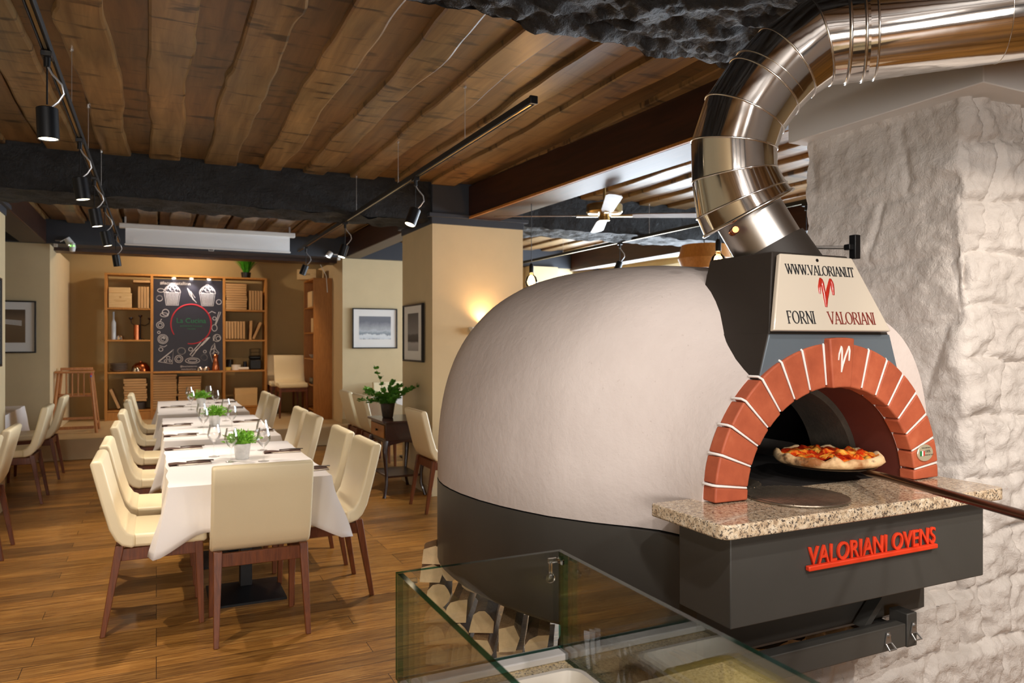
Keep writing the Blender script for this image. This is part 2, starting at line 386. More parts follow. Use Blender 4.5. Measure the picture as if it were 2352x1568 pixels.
for ys, ye in ((-3.9, 1.6), (2.6, 7.3), (7.5, 11.5)):
    x = -6.2; k = int(ys * 3) + 20
    while x < 7.2:
        board(b, x, random.uniform(.36, .44), ys, ye, zu, zu + .05, .01, k * 1.3 + 50, 1); x += .43
    x = -6.0
    while x < 7.2:
        wd = random.uniform(.19, .26); board(b, x, wd, ys, ye, zl, zu + .002, .024, k, 0); x += random.uniform(.38, .45); k += 1
struct('ceiling', b, [M['ceil'], M['ceilup']], smooth=0)

def rough_box(name, x0, x1, y0, y1, z0, z1, step, amp, sc, mat, faces='fub', seed=0):
    """closed block with real hewn relief; amp metres"""
    b = bm(); nx, ny, nz = [max(1, int(round((q - p) / step))) for p, q in ((x0, x1), (y0, y1), (z0, z1))]
    def disp(p, n_):
        q = Vector(p) * sc + Vector((seed, seed, seed))
        q = Vector((q.x * .8, q.y * 1.5, q.z)); v = noise.fractal(q, .7, 2.2, 5) * .8 + (.5 - noise.voronoi(q * 1.25 + Vector((noise.noise(q), noise.noise(q * 1.3), 0)))[0][0]) * .8
        return Vector(p) + Vector(n_) * amp * v
    def grid(f, n_, nu, nv):
        V = [[b.verts.new(disp(f(i / nu, j / nv), n_)) for j in range(nv + 1)] for i in range(nu + 1)]
        for i in range(nu):
            for j in range(nv): b.faces.new((V[i][j], V[i + 1][j], V[i + 1][j + 1], V[i][j + 1]))
    L = lambda a, c, t: a + (c - a) * t
    grid(lambda u, v: (L(x0, x1, u), y0, L(z0, z1, v)), (0, -.6, -.6), nx, nz)
    grid(lambda u, v: (L(x0, x1, u), y1, L(z0, z1, v)), (0, .6, -.6), nx, nz)
    grid(lambda u, v: (L(x0, x1, u), L(y0, y1, v), z0), (0, 0, -1), nx, ny)
    box(b, x0, x1, y0 + .03, y1 - .03, z0 + .04, z1)
    return struct(name, b, mat, smooth=60, recalc=True)
rough_box('ceiling_beam_near', -6.2, 2.6, 1.45, 2.80, 2.88, 3.2, .025, .045, 7.5, M['blackstone'])
rough_box('ceiling_beam_middle', -6.2, 7.3, 7.08, 7.68, 2.77, 3.2, .05, .035, 5, M['blackstone'], seed=9)
b = bm(); box(b, -3.9, 7.4, 11.4, 11.95, 2.84, 3.24); struct('ceiling_beam_far', b, M['slate'])
b = bm(); box(b, -1.28, 2.62, 11.9, 12.25, 2.80, 3.0); struct('ceiling_beam_alcove', b, M['darkbeam'])

# walls of the far alcove and bays
def wall(name, x0, x1, y0, y1, z0, z1, m='cream', bev=0): b = bm(); box(b, x0, x1, y0, y1, z0, z1); return struct(name, b, M[m], bevel=bev)
wall('wall_back', -3.9, 7.5, 14.0, 14.2, 0, 3.24, 'creamback')
wall('wall_bay_left', -4.2, -1.27, 11.5, 13.98, 0, 2.84)
wall('wall_bay_right', 2.60, 7.4, 11.5, 13.98, 0, 2.84)
wall('wall_left', -4.4, -4.2, -3.9, 14, 0, 3.24)
wall('wall_kitchen', -4.2, 7.4, -4, -3.85, 0, 3.24, 'whitewall')
b = bm()
for x_ in (-3.78, -2.425, -1.075, .28): box(b, x_ - .12, x_ + .12, -3.84, -3.70, .5, 2.6)
box(b, -3.9, .4, -3.84, -3.70, .45, .70); box(b, -3.9, .4, -3.84, -3.70, 2.40, 2.65); struct('window_4', b, M['darkbeam'])  # added, unseen bars on the solid wall; they divide the soft lights' reflections
for nm, x0, x1, y0, y1 in (('pillar_right', 2.49, 3.50, 7.04, 8.04), ('pillar_left', -2.3, -1.28, 7.3, 8.34)):
    wall(nm, x0, x1, y0, y1, 0, 2.73)
    b = bm(); box(b, x0 - .01, x1 + .01, y0 - .01, y1 + .01, 2.73, 2.80); box(b, x0 - .045, x1 + .045, y0 - .045, y1 + .045, 2.795, 2.835); box(b, x0 + .0, x1, y0 - .0, y1, 2.83, 3.24)
    struct('trim_capital_' + nm[7:], b, M['slate'], bevel=.004)
    b = bm(); box(b, x0 - .012, x1 + .012, y0 - .012, y1 + .012, 0, .09); struct('baseboard_' + nm, b, M['cream'], bevel=.003)
b = bm(); box(b, 2.59, 7.4, 11.485, 11.5, .28, .35); struct('baseboard_bay_right', b, M['creamback'], bevel=.003)
# dark longitudinal timber beams
def beam_poly(name, pts, z0, z1, m):
    b = bm(); prism(b, pts, z1 - z0, Matrix.Translation((0, 0, z0))); return struct(name, b, m, bevel=.01)
beam_poly('ceiling_beam_timber', [(2.88, 7.1), (3.22, 7.1), (3.42, 2.2), (3.08, 2.2)], 2.80, 3.14, M['darkbeam'])
b = bm(); prism(b, [(2.865, 7.0), (2.885, 7.0), (3.085, 2.2), (3.065, 2.2)], .02, Matrix.Translation((0, 0, 2.80))); struct('trim_1', b, M['brownshelf'])
beam_poly('ceiling_beam_bay', [(2.62, 8.0), (2.86, 8.0), (2.86, 11.42), (2.62, 11.42)], 2.84, 3.14, M['darkbeam'])
beam_poly('ceiling_beam_window', [(6.62, 2.0), (6.85, 2.0), (6.85, 11.45), (6.62, 11.45)], 2.80, 3.14, M['darkbeam'])
beam_poly('ceiling_beam_left', [(-1.6, 7.7), (-1.3, 7.7), (-1.3, 11.42), (-1.6, 11.42)], 2.84, 3.14, M['darkbeam'])
wall('ceiling_soffit_window', 6.85, 7.42, -3.8, 11.5, 2.86, 3.14, 'cream')
wall('pillar_far', 5.75, 6.3, 11.3, 11.49, 0, 2.84, 'cream')
# window wall of the right-hand room
ww = [(-3.8, 3.2), (11.6, 11.8)]
b = bm(); box(b, 7.4, 7.55, -3.85, 11.6, 0, .95); box(b, 7.4, 7.55, -3.85, 11.6, 2.78, 3.24)
for y0, y1 in ((-3.85, 3.0), (5.5, 5.8), (8.3, 8.6), (11.2, 11.6)): box(b, 7.4, 7.55, y0, y1, .95, 2.78)
struct('wall_window_side', b, M['cream'])
for i, (y0, y1) in enumerate(((3.0, 5.5), (5.8, 8.3), (8.6, 11.2))):
    b = bm()
    for a_, c_ in ((y0, y0 + .06), (y1 - .06, y1), ((y0 + y1) / 2 - .03, (y0 + y1) / 2 + .03)): box(b, 7.36, 7.42, a_, c_, .95, 2.78)
    box(b, 7.36, 7.42, y0, y1, .95, 1.01); box(b, 7.36, 7.42, y0, y1, 2.72, 2.78)
    o = struct('window_%d' % (i + 1), b, M['white'], bevel=.004)
    b = bm(); box(b, 7.385, 7.39, y0 + .06, y1 - .06, 1.0, 2.72); obj('window_pane', b, M['windglass'], o)

# ---------------------------------------------------------------- white stone wall beside the oven
def stone_relief(p, q, seed, front):
    """height of the masonry face at in-plane coords p (horizontal), q (vertical)"""
    wp = p + .09 * noise.noise(Vector((p * 2.4, q * 3.4, seed))); wq = q + .06 * noise.noise(Vector((p * 2.2, q * 1.7, seed + 9))) + .012 * noise.noise(Vector((p * 11, q * 9, seed)))
    ch = .27 if not front else .21
    row = math.floor(wq / ch); fq = wq / ch - row
    off = noise.cell(Vector((row * 1.7 + seed, 3.3, 0))); cw = (.34 if front else .52) + .2 * noise.cell(Vector((row * 2.3, seed, 1.1)))
    cp_ = (wp + off) / cw; fp = cp_ - math.floor(cp_)
    d = min(min(fq, 1 - fq) * ch, min(fp, 1 - fp) * cw)
    jw = .013 + .008 * noise.noise(Vector((p * 4, q * 4, seed + 30))); j = 1 - math.exp(-(d / (jw if front else jw * 1.6)) ** 2)
    rr = noise.cell(Vector((row * 1.1, math.floor(cp_) * 1.9, seed)))
    h = (.022 * j + .009 * rr) if front else (.010 * j + .008 * rr)
    h += (.016 if front else .011) * noise.fractal(Vector((p * 4, q * 7, seed)), .75, 2.2, 6) + (.007 if front else .003) * abs(noise.noise(Vector((p * 9 + 2 * q, q * 15, seed))))
    h += (.012 if front else .005) * noise.noise(Vector((p * 16, q * 20, seed))) + (.007 if front else .003) * noise.fractal(Vector((p * 30, q * 36, seed)), .8, 2.1, 3)
    return h
def stone_face(b, f, u0, u1, v0, v1, step, seed, front):
    nu, nv = int((u1 - u0) / step), int((v1 - v0) / step)
    V = [[b.verts.new(f(u0 + (u1 - u0) * i / nu, v0 + (v1 - v0) * j / nv, stone_relief(u0 + (u1 - u0) * i / nu, v0 + (v1 - v0) * j / nv, seed, front))) for j in range(nv + 1)] for i in range(nu + 1)]
    for i in range(nu):
        for j in range(nv): b.faces.new((V[i][j], V[i + 1][j], V[i + 1][j + 1], V[i][j + 1]))
    return V
def pier_skin(b, v0, v1, step=.0105):
    """one continuous skin: along the side (s<0), round the hewn corner (s~0), along the front (s>0)"""
    us = [-.74 + step * i for i in range(int((.74 + .74) / step))]; nv = int((v1 - v0) / step); V = []
    for u in us:
        t = max(0, min(1, (u + .045) / .09)); ang = t * math.pi / 2; n_ = Vector((-math.cos(ang), -math.sin(ang), 0))
        if u < -.045: base = Vector((2.70, 1.76 + .030 - (u + .045), 0))
        elif u > .045: base = Vector((2.70 + .030 + (u - .045), 1.76, 0))
        else: base = Vector((2.73 - .03 * math.cos(ang), 1.79 - .03 * math.sin(ang), 0))
        row_ = []
        for j in range(nv + 1):
            v = v0 + (v1 - v0) * j / nv
            h = stone_relief(u + 2.68, v, 3, True) * t + stone_relief(u + 7.3, v, 8, False) * (1 - t)
            e = math.exp(-(u / .09) ** 2); h += e * (.030 * noise.noise(Vector((1.3, 0, v * 3.1))) + .018 * noise.noise(Vector((4, 0, v * 9))) - .004)
            row_.append(b.verts.new(base + n_ * h + Vector((0, 0, v))))
        V.append(row_)
    for i in range(len(us) - 1):
        for j in range(nv): b.faces.new((V[i][j], V[i + 1][j], V[i + 1][j + 1], V[i][j + 1]))
b = bm(); pier_skin(b, 0, 2.47)
box(b, 2.74, 3.4, 1.80, 2.44, 0, 2.47)
struct('wall_stone_pier', b, M['stone'], smooth=70)
b = bm()
stone_face(b, lambda u, v, h: (u, 1.76 - h, v), 1.66, 2.74, 0, .60, .011, 3, True)
stone_face(b, lambda u, v, h: (u, 1.76 - h - .0 + max(0, (v - .60)) * .9, v), 2.36, 2.74, .60, .86, .011, 3, True)
box(b, 1.67, 2.66, 1.75, 2.4, 0, .56)
struct('wall_stone_footing', b, M['stone'], smooth=70)
b = bm(); box(b, 2.62, 5.0, 1.635, 2.53, 2.46, 3.24); struct('wall_header_right', b, M['whitewall'], bevel=.004)

# ================================================================ PIZZA OVEN
CX = 1.845
A_TAB = [(1.65, .480), (1.72, .485), (1.80, .515), (1.92, .595), (2.02, .66), (2.10, .710), (2.20, .752), (2.30, .786), (2.42, .815), (2.55, .832), (2.65, .835)]
H_TAB = [(1.65, .665), (1.72, .69), (1.80, .725), (1.90, .765), (2.0, .800), (2.15, .832), (2.3, .850), (2.5, .858), (2.65, .858)]
ZS = .99
def sec(y):
    if y <= 2.65: return lerp_tab(A_TAB, y), lerp_tab(H_TAB, y)
    q = math.sqrt(max(0, 1 - ((y - 2.65) / .835) ** 2)); return .835 * q, .858 * q
oven = thing('pizza_oven', 'large domed wood-fired oven in off-white plaster with red brick arch', 'oven', (CX, 2.3, 0))
OO = Vector((-CX, -2.3, 0))
def shift(b): bmesh.ops.translate(b, vec=OO, verts=b.verts)
ys = [1.65, 1.68, 1.72, 1.76, 1.80, 1.86, 1.92, 1.97, 2.02, 2.06, 2.1, 2.15, 2.2, 2.25, 2.3, 2.36, 2.42, 2.48, 2.55, 2.6, 2.65] + [2.65 + .835 * math.sin(R(t)) for t in (6, 12, 18, 24, 30, 36, 42, 48, 54, 60, 66, 72, 77, 81, 85, 88)]
N = 56
def section_pt(y, t):
    a, h = sec(y); e = 2 / (2.15 + .6 * max(0, min(1, (y - 1.7) / .35)))
    c, s = math.cos(t), math.sin(t)
    if c < 0 and y < 2.1:
        wr = max(0, min(1, (2.1 - y) / .45)); e = e + (2 / 2.9 - e) * wr; a = a + (.502 - a) * max(0, min(1, (1.85 - y) / .2)) 
    wl = max(0, min(1, (1.97 - y) / .32)) ** 1.5 if c > 0 else 0
    lift = max(0, min(1, (1.95 - y) / .3)) * .11
    X_, Z_ = CX - a * math.copysign(abs(c) ** e, c), ZS + lift * min(1, abs(s) * 5) + (h - lift) * abs(s) ** e
    if wl:  # left flank runs straight into the back of the brick arch
        sl = s ** .9; X2, Z2 = CX + .012 - .476 * c, (1.10 + .455 * (s - .06) / .94 if s > .06 else ZS + .11 * s / .06) + .20 * max(0, s - .85) / .15
        X_ += (X2 - X_) * wl; Z_ += (Z2 - Z_) * wl
    return (X_, y, Z_)
b = bm(); rings = []
for y in ys: rings.append([b.verts.new(section_pt(y, math.pi * k / N)) for k in range(N + 1)])
for A, B in zip(rings, rings[1:]):
    for k in range(N): b.faces.new((A[k], A[k + 1], B[k + 1], B[k]))
# front wall around the mouth
AI, HI, AO, HO, ZG = .356, .320, .470, .448, 1.10
inner = [b.verts.new((CX + .013 - AI * math.cos(math.pi * k / N), 1.65, ZG - .02 + (HI + .02) * math.sin(math.pi * k / N))) for k in range(N + 1)]
for k in range(N): b.faces.new((rings[0][k], inner[k], inner[k + 1], rings[0][k + 1]))
b.faces.new(rings[-1][::-1])
shift(b); obj('dome', b, M['dome'], oven, smooth=50)
# dark plinth below the dome: same plan
b = bm()
def plan():
    L = [(CX - sec(y)[0] - .001, y) for y in ys]; return L + [(CX + sec(y)[0] - .0, y) for y in reversed(ys)]
P = plan(); zp = [.985, .66, .64]
V = [[b.verts.new((CX + (x - CX) * (1 if z > .65 else .975), 2.65 + (y - 2.65) * (1 if z > .65 else .975), z)) for x, y in P] for z in zp]
for A, B in zip(V, V[1:]):
    for k in range(len(P)): b.faces.new((A[k], A[(k + 1) % len(P)], B[(k + 1) % len(P)], B[k]))
b.faces.new(V[-1]); b.faces.new(V[0][::-1])
shift(b); obj('plinth', b, M['steelgrey'], oven, smooth=50)
# granite shelf (notched, with rounded front corners)
def rrect(x0, x1, y0, y1, r, n=6, corners=(1, 1, 1, 1)):
    out = []
    for (cx, cy, a0, use) in ((x0, y0, 180, corners[0]), (x1, y0, 270, corners[1]), (x1, y1, 0, corners[2]), (x0, y1, 90, corners[3])):
        if not use: out.append((cx, cy)); continue
        ox = cx + (r if cx == x0 else -r); oy = cy + (r if cy == y0 else -r)
        out += [(ox + r * math.cos(R(a0 + 90 * i / n)), oy + r * math.sin(R(a0 + 90 * i / n))) for i in range(n + 1)]
    return out
b = bm(); prism(b, rrect(1.245, 2.365, 1.405, 1.70, .03, 5, (1, 1, 0, 0)), .037, Matrix.Translation((0, 0, 1.063)))
shift(b); obj('granite_shelf', b, M['granite'], oven, bevel=.005, seg=3)
b = bm(); box(b, 1.31, 2.33, 1.455, 1.66, .82, 1.062); shift(b); fb = obj('front_box', b, M['steelgrey'], oven, bevel=.003)
# mouth: lined tunnel and dark chamber
def arch_tube(b, tab, n=40, x0=CX + .013):
    rs = []
    for y, a, h in tab: rs.append([b.verts.new((x0 - a * math.cos(math.pi * k / n), y, ZG + h * math.sin(math.pi * k / n))) for k in range(n + 1)])
    for A, B in zip(rs, rs[1:]):
        for k in range(n): b.faces.new((A[k], A[k + 1], B[k + 1], B[k]))
b = bm(); arch_tube(b, [(1.64, .358, .321), (1.82, .358, .321)]); shift(b); obj('tunnel', b, M['tunnel'], oven)
b = bm(); arch_tube(b, [(1.82, .359, .322), (1.822, .335, .30), (2.00, .335, .30), (2.0, .36, .32)]); shift(b); obj('refractory_ring', b, M['refr'], oven)
b = bm(); arch_tube(b, [(2.0, .336, .301), (2.03, .42, .35), (2.2, .60, .44), (2.45, .70, .48), (2.7, .70, .48), (2.95, .58, .44), (3.12, .38, .32), (3.2, .01, .01)])
box(b, 1.51, 2.20, 1.705, 3.1, 1.05, 1.098); shift(b); obj('fire_chamber', b, M['soot'], oven)
# brick arch: 13 voussoirs and raised white joints
ba = bm(); ba2 = bm(); X0 = CX + .012
angs = []; kw = 13.6; nb = 8; foot = 6.6; rest = (90 - kw / 2 - foot) / (nb - 1)
edges = [0, foot]
for i in range(nb - 1): edges.append(edges[-1] + rest)
edges.append(edges[-1] + kw)
for i in range(nb - 1): edges.append(edges[-1] + rest)
edges.append(180)
def ell(a, h, deg, y): t = R(deg); return Vector((X0 - a * math.cos(t), y, ZG + h * math.sin(t)))
def voussoir(bb, a0, a1, ri, ro, hi, ho, y0, y1, n=3):
    g = .55; a0 += g; a1 -= g; F_, K_ = [], []
    for Y_, L in ((y0, F_), (y1, K_)):
        for k in range(n + 1): L.append(bb.verts.new(ell(ri, hi, a0 + (a1 - a0) * k / n, Y_)))
        for k in range(n, -1, -1): L.append(bb.verts.new(ell(ro, ho, a0 + (a1 - a0) * k / n, Y_)))
    bb.faces.new(F_); bb.faces.new(K_[::-1]); m = len(F_)
    for i in range(m): bb.faces.new((F_[i], K_[i], K_[(i + 1) % m], F_[(i + 1) % m]))
key = bm()
for i, (a0, a1) in enumerate(zip(edges, edges[1:])):
    if i == nb: voussoir(key, a0, a1, .352, .482, .312, .462, 1.580, 1.655); continue
    jit = random.uniform(-.002, .002)
    voussoir(ba if i < nb else ba2, a0, a1, .352 + jit, AO + jit, .315 + jit, HO + jit, 1.600, 1.655)
shift(ba); shift(ba2); arch = obj('brick_arch', ba, M['brick'], oven, bevel=.005, seg=3, smooth=40); arch2 = obj('brick_arch', ba2, M['brick'], oven, bevel=.005, seg=3, smooth=40)
for a in edges[1:-1]:
    mo = bm(); pts = [ell(.358, .322, a, 1.603), ell(.464, .444, a, 1.603), ell(.4735, .453, a, 1.612), ell(.4735, .453, a, 1.65)]
    tube(mo, pts, [.0028, .0038, .0038, .0038], 8); shift(mo); obj('mortar_joint', mo, M['mortar'], arch if a < 90 else arch2, smooth=60)
shift(key); ks = obj('keystone', key, M['brick'], oven, bevel=.005, seg=3, smooth=40)
# the mark on keystone and plaque: a swift pen-stroke like a tilted N
def mark(b, ox, oz, y, s, r, flat=.5, ycurve=None):
    st = [[(-.28, -.05), (-.25, .18), (-.13, .46), (-.10, .30), (-.11, -.1), (-.13, -.50)], [(-.13, -.50), (-.06, -.22), (.08, .1), (.27, .48)], [(.27, .48), (.30, .30), (.27, -.08)]]
    n0 = len(b.verts)
    for p in st:
        pts = []
        for (x0, z0), (x1, z1) in zip(p, p[1:]):
            for k in range(4): pts.append((ox + s * (x0 + (x1 - x0) * k / 4), y, oz + s * (z0 + (z1 - z0) * k / 4)))
        pts.append((ox + s * p[-1][0], y, oz + s * p[-1][1])); m = len(pts)
        tube(b, pts, [r * (.55 + .6 * math.sin(math.pi * min(1, (i + 1) / m * .9))) for i in range(m)], 8)
    return n0
b = bm(); mark(b, 1.862, 1.498, 1.580, .080, .0030); shift(b); obj('emblem', b, M['mortar'], ks, smooth=60)

# hood
HB, HT = 1.500, 1.818
hood = bm()
def hexa(b, pts):
    v = [b.verts.new(p) for p in pts]
    for f in ((0, 1, 2, 3), (7, 6, 5, 4), (0, 4, 5, 1), (1, 5, 6, 2), (2, 6, 7, 3), (3, 7, 4, 0)): b.faces.new([v[i] for i in f])
# lower skirt behind the bricks, upper trapezoid leaning back
hexa(hood, [(1.56, 1.615, 1.44), (2.155, 1.615, 1.44), (2.15, 1.70, 1.44), (1.56, 1.75, 1.44), (1.585, 1.600, 1.572), (2.09, 1.600, 1.572), (2.09, 1.78, 1.572), (1.585, 1.80, 1.572)])
shift(hood); hd = obj('hood_skirt', hood, M['hoodfront'], oven, bevel=.003)
b = bm(); hexa(b, [(1.583, 1.600, 1.571), (2.085, 1.600, 1.571), (2.085, 1.93, 1.571), (1.583, 1.93, 1.571), (1.650, 1.655, HT), (1.965, 1.655, HT), (1.965, 1.93, HT), (1.650, 1.93, HT)])
hexa(b, [(1.558, 1.617, 1.44), (1.565, 1.617, 1.44), (1.57, 1.9, 1.44), (1.558, 1.9, 1.44), (1.583, 1.602, 1.575), (1.60, 1.602, 1.575), (1.60, 1.93, 1.575), (1.583, 1.93, 1.575)])
shift(b); hd2 = obj('hood', b, M['hoodside'], oven, bevel=.004)
# plaque plane: bottom edge z 1.573 y 1.59, top z 1.81 y 1.643
PB, PT = Vector((0, 1.588, 1.578)), Vector((0, 1.645, 1.806))
up = (PT - PB); PH = up.length; up.normalize(); nrm = Vector((0, -up.z, up.y)).normalized()
PM = Matrix(((1, 0, 0), (0, up.y, nrm.y), (0, up.z, nrm.z))).to_4x4(); PM.translation = PB
b = bm(); prism(b, [(1.573, 0), (2.060, 0), (1.955, PH), (1.655, PH)], .017, PM)
shift(b); pq = obj('sign_plaque', b, M['plaque'], oven, bevel=.004, seg=3)
b = bm(); lathe(b, [(0, .019), (.005, .019), (.005, .0)], (0, 0, 0), 12, PM @ Matrix.Translation((1.80, PH - .016, 0))); shift(b); obj('screw', b, M['black'], pq)

# hand-made roman lettering: strokes with serifs
def roman(b, text, x0, y0, hgt, m, wscale=1.0, gap=.10, depth=.003):
    x = x0; T = .085; t = .045
    def st(p, q, wd):
        p, q = Vector(p), Vector(q); d = (q - p).normalized(); n = Vector((-d.y, d.x)) * wd / 2
        poly = [p + n, p - n, q - n, q + n]
        prism(b, [((x + v.x * hgt * wscale), (y0 + v.y * hgt)) for v in poly][::-1], depth, m)
    def sf(cx, cy, wd=.24): st((cx - wd / 2, cy), (cx + wd / 2, cy), .04)
    def arc(cx, cy, rx, ry, a0, a1, thick=T, thin=t, n=14):
        for i in range(n):
            A, B = R(a0 + (a1 - a0) * i / n), R(a0 + (a1 - a0) * (i + 1.15) / n)
            mid = (A + B) / 2; st((cx + rx * math.cos(A), cy + ry * math.sin(A)), (cx + rx * math.cos(B), cy + ry * math.sin(B)), thin + (thick - thin) * abs(math.cos(mid)) ** 2)
    for ch in text:
        if ch == ' ': x += .42 * hgt * wscale; continue
        if ch == '.': prism(b, [(x, y0), (x + .1 * hgt, y0), (x + .1 * hgt, y0 + .1 * hgt), (x, y0 + .1 * hgt)], depth, m); x += .2 * hgt * wscale; continue
        if ch == 'V': st((.04, 1), (.36, 0), T); st((.36, 0), (.66, 1), t); sf(.06, .98); sf(.64, .98); wd = .70
        elif ch == 'A': st((.04, 0), (.34, 1), t); st((.34, 1), (.66, 0), T); st((.14, .34), (.55, .34), t); sf(.06, .02); sf(.64, .02); wd = .70
        elif ch == 'W': st((.04, 1), (.28, 0), T); st((.28, 0), (.48, .9), t); st((.42, 1), (.68, 0), T); st((.68, 0), (.92, 1), t); sf(.06, .98, .2); sf(.44, .98, .18); sf(.9, .98, .2); wd = .96
        elif ch == 'L': st((.12, 0), (.12, 1), T); st((.05, .025), (.5, .025), .05); st((.5, .0), (.52, .2), t); sf(.12, .98); wd = .56
        elif ch == 'O': arc(.40, .5, .35, .48, 0, 360, .10, .045, 24); wd = .80
        elif ch == 'R': st((.12, 0), (.12, 1), T); st((.1, .97), (.34, .97), t); st((.1, .5), (.34, .5), t); arc(.34, .735, .2, .235, -90, 90, T, t, 10); st((.34, .5), (.66, 0), T); sf(.12, .02); sf(.66, .02, .16); wd = .72
        elif ch == 'I': st((.12, 0), (.12, 1), T); sf(.12, .98); sf(.12, .02); wd = .24
        elif ch == 'N': st((.10, 0), (.10, 1), t); st((.08, 1), (.64, 0), T); st((.64, 0), (.64, 1), t); sf(.10, .02, .2); sf(.64, .98, .2); sf(.08, .98, .16); wd = .72
        elif ch == 'T': st((.32, 0), (.32, 1), T); st((.02, .975), (.62, .975), .05); st((.03, .82), (.03, 1), t); st((.61, .82), (.61, 1), t); sf(.32, .02); wd = .64
        elif ch == 'F': st((.12, 0), (.12, 1), T); st((.05, .975), (.52, .975), .05); st((.12, .52), (.42, .52), t); st((.52, .82), (.52, 1), t); sf(.12, .02); wd = .56
        x += (wd + gap) * hgt * wscale
    return x
LM = PM @ Matrix.Translation((0, 0, .0165))
b = bm(); e = roman(b, 'WWW.VALORIANI.IT', 1.664, .171, .031, LM, .92, .03); shift(b); obj('web_address', b, M['inkglaze'], pq, smooth=0)
b = bm(); e = roman(b, 'FORNI', 1.632, .020, .038, LM, .88, .06); shift(b); obj('maker_lettering', b, M['inkglaze'], pq, smooth=0)
b = bm(); e = roman(b, 'VALORIANI', 1.797, .020, .038, LM, .93, .03); shift(b); obj('maker_lettering', b, M['maroon'], pq, smooth=0)
b = bm(); mark(b, 0, 0, 0, .091, .0052); bmesh.ops.scale(b, vec=(1.12, 1, 1), verts=b.verts); bmesh.ops.transform(b, matrix=LM @ Matrix.Translation((1.812, .118, .000)) @ Matrix.Rotation(R(-90), 4, 'X'), verts=b.verts); shift(b); obj('emblem', b, M['redglaze'], pq, smooth=60)

# red sans lettering on the front box
def font_mesh(name, text, size, ext, mat, parent, mtx, bevel=0, spacing=1.0, align='LEFT'):
    cu = bpy.data.curves.new(name, 'FONT'); cu.body = text; cu.size = size; cu.extrude = ext; cu.bevel_depth = bevel; cu.space_character = spacing; cu.align_x = align
    t = bpy.data.objects.new('tmp', cu); COL.objects.link(t); dg = bpy.context.evaluated_depsgraph_get()
    me = bpy.data.meshes.new_from_object(t.evaluated_get(dg)); bpy.data.objects.remove(t)
    me.transform(mtx); me.materials.clear(); me.materials.append(mat); me.name = name
    o = bpy.data.objects.new(name, me); COL.objects.link(o); o.parent = parent; return o
VERT = Matrix.Rotation(R(90), 4, 'X')
lt = font_mesh('lettering', 'VALORIANI OVENS', .068, .003, M['redlet'], fb, Matrix.Translation(OO + Vector((1.574, 1.450, .952))) @ VERT @ Matrix(((1, .05, 0, 0), (0, 1, 0, 0), (0, 0, 1, 0), (0, 0, 0, 1))) , .0006, 1.04)
dm = max(v.co.x for v in lt.data.vertices) - min(v.co.x for v in lt.data.vertices)
k = .515 / dm; x_ = min(v.co.x for v in lt.data.vertices)
for v in lt.data.vertices: v.co.x = x_ + (v.co.x - x_) * k
b = bm(); box(b, 1.566, 2.09, 1.438, 1.453, .937, .951); shift(b); obj('underline_bar', b, M['redlet'], fb, bevel=.003)
# badge on the right foot of the arch
b = bm(); BMx = Matrix.Translation((2.255, 1.599, 1.188)) @ VERT; v = lathe(b, [(0, .004), (.036, .004), (.038, .002), (.038, 0)], seg=32, m=BMx @ Matrix.Diagonal((1, .72, 1, 1))); shift(b); bd = obj('badge', b, M['badge'], oven)
b = bm(); box(b, 2.228, 2.235, 1.5935, 1.595, 1.179, 1.195); shift(b); obj('flag_stripe', b, M['gflag'], bd)
b = bm(); box(b, 2.235, 2.242, 1.5935, 1.595, 1.179, 1.195); shift(b); obj('flag_stripe', b, M['white'], bd)
b = bm(); box(b, 2.242, 2.249, 1.5935, 1.595, 1.179, 1.195); shift(b); obj('flag_stripe', b, M['rflag'], bd)
font_mesh('badge_text', '100%', .012, .0004, M['blackpl'], bd, Matrix.Translation(OO + Vector((2.252, 1.595, 1.189))) @ VERT)
font_mesh('badge_text', 'MADE IN ITALY', .006, .0004, M['blackpl'], bd, Matrix.Translation(OO + Vector((2.252, 1.595, 1.179))) @ VERT)
font_mesh('badge_text', 'www.valoriani.it', .0065, .0004, M['blackpl'], bd, Matrix.Translation(OO + Vector((2.236, 1.595, 1.203))) @ VERT)
# damper rod with block handle
b = bm(); tube(b, [(1.90, 1.80, 1.860), (2.00, 1.66, 1.848)], .0055, 10); shift(b); dr = obj('damper_rod', b, M['brushed'], oven)
b = bm(); box(b, 1.99, 2.014, 1.645, 1.669, 1.812, 1.888); box(b, 1.972, 1.992, 1.652, 1.674, 1.840, 1.858); shift(b); obj('damper_handle', b, M['black'], oven, bevel=.002)
# flue collar on the hood
HC = Vector((1.785, 1.800, 1.79))
def at(px, py, d):
    u = (px - 1176) / 1705; v = (784 - py) / 1705; s, c = math.sin(YAW), math.cos(YAW)
    return Vector(((s + c * u) * d, (c - s * u) * d, 1.55 + v * d))
ax0 = at(1768, 572, 2.40); ax1 = at(1706, 470, 2.42); axd = (ax1 - ax0).normalized()
def ring(b, c, n, r, seg=40, ref=None):
    a = (ref - n * ref.dot(n)).normalized(); q = n.cross(a)
    return [b.verts.new(c + (a * math.cos(2 * math.pi * k / seg) + q * math.sin(2 * math.pi * k / seg)) * r) for k in range(seg)]
def skin(b, rs):
    for A, B in zip(rs, rs[1:]):
        n = len(A)
        for k in range(n): b.faces.new((A[k], A[(k + 1) % n], B[(k + 1) % n], B[k]))
REF = Vector((.43, .9, 0)).normalized()
b = bm(); skin(b, [ring(b, ax0 - axd * .10, axd, .125, ref=REF), ring(b, ax0 + axd * .005, axd, .118, ref=REF), ring(b, ax0 + axd * .005, axd, .107, ref=REF)]); shift(b)
obj('flue_collar', b, M['hoodside'], oven)

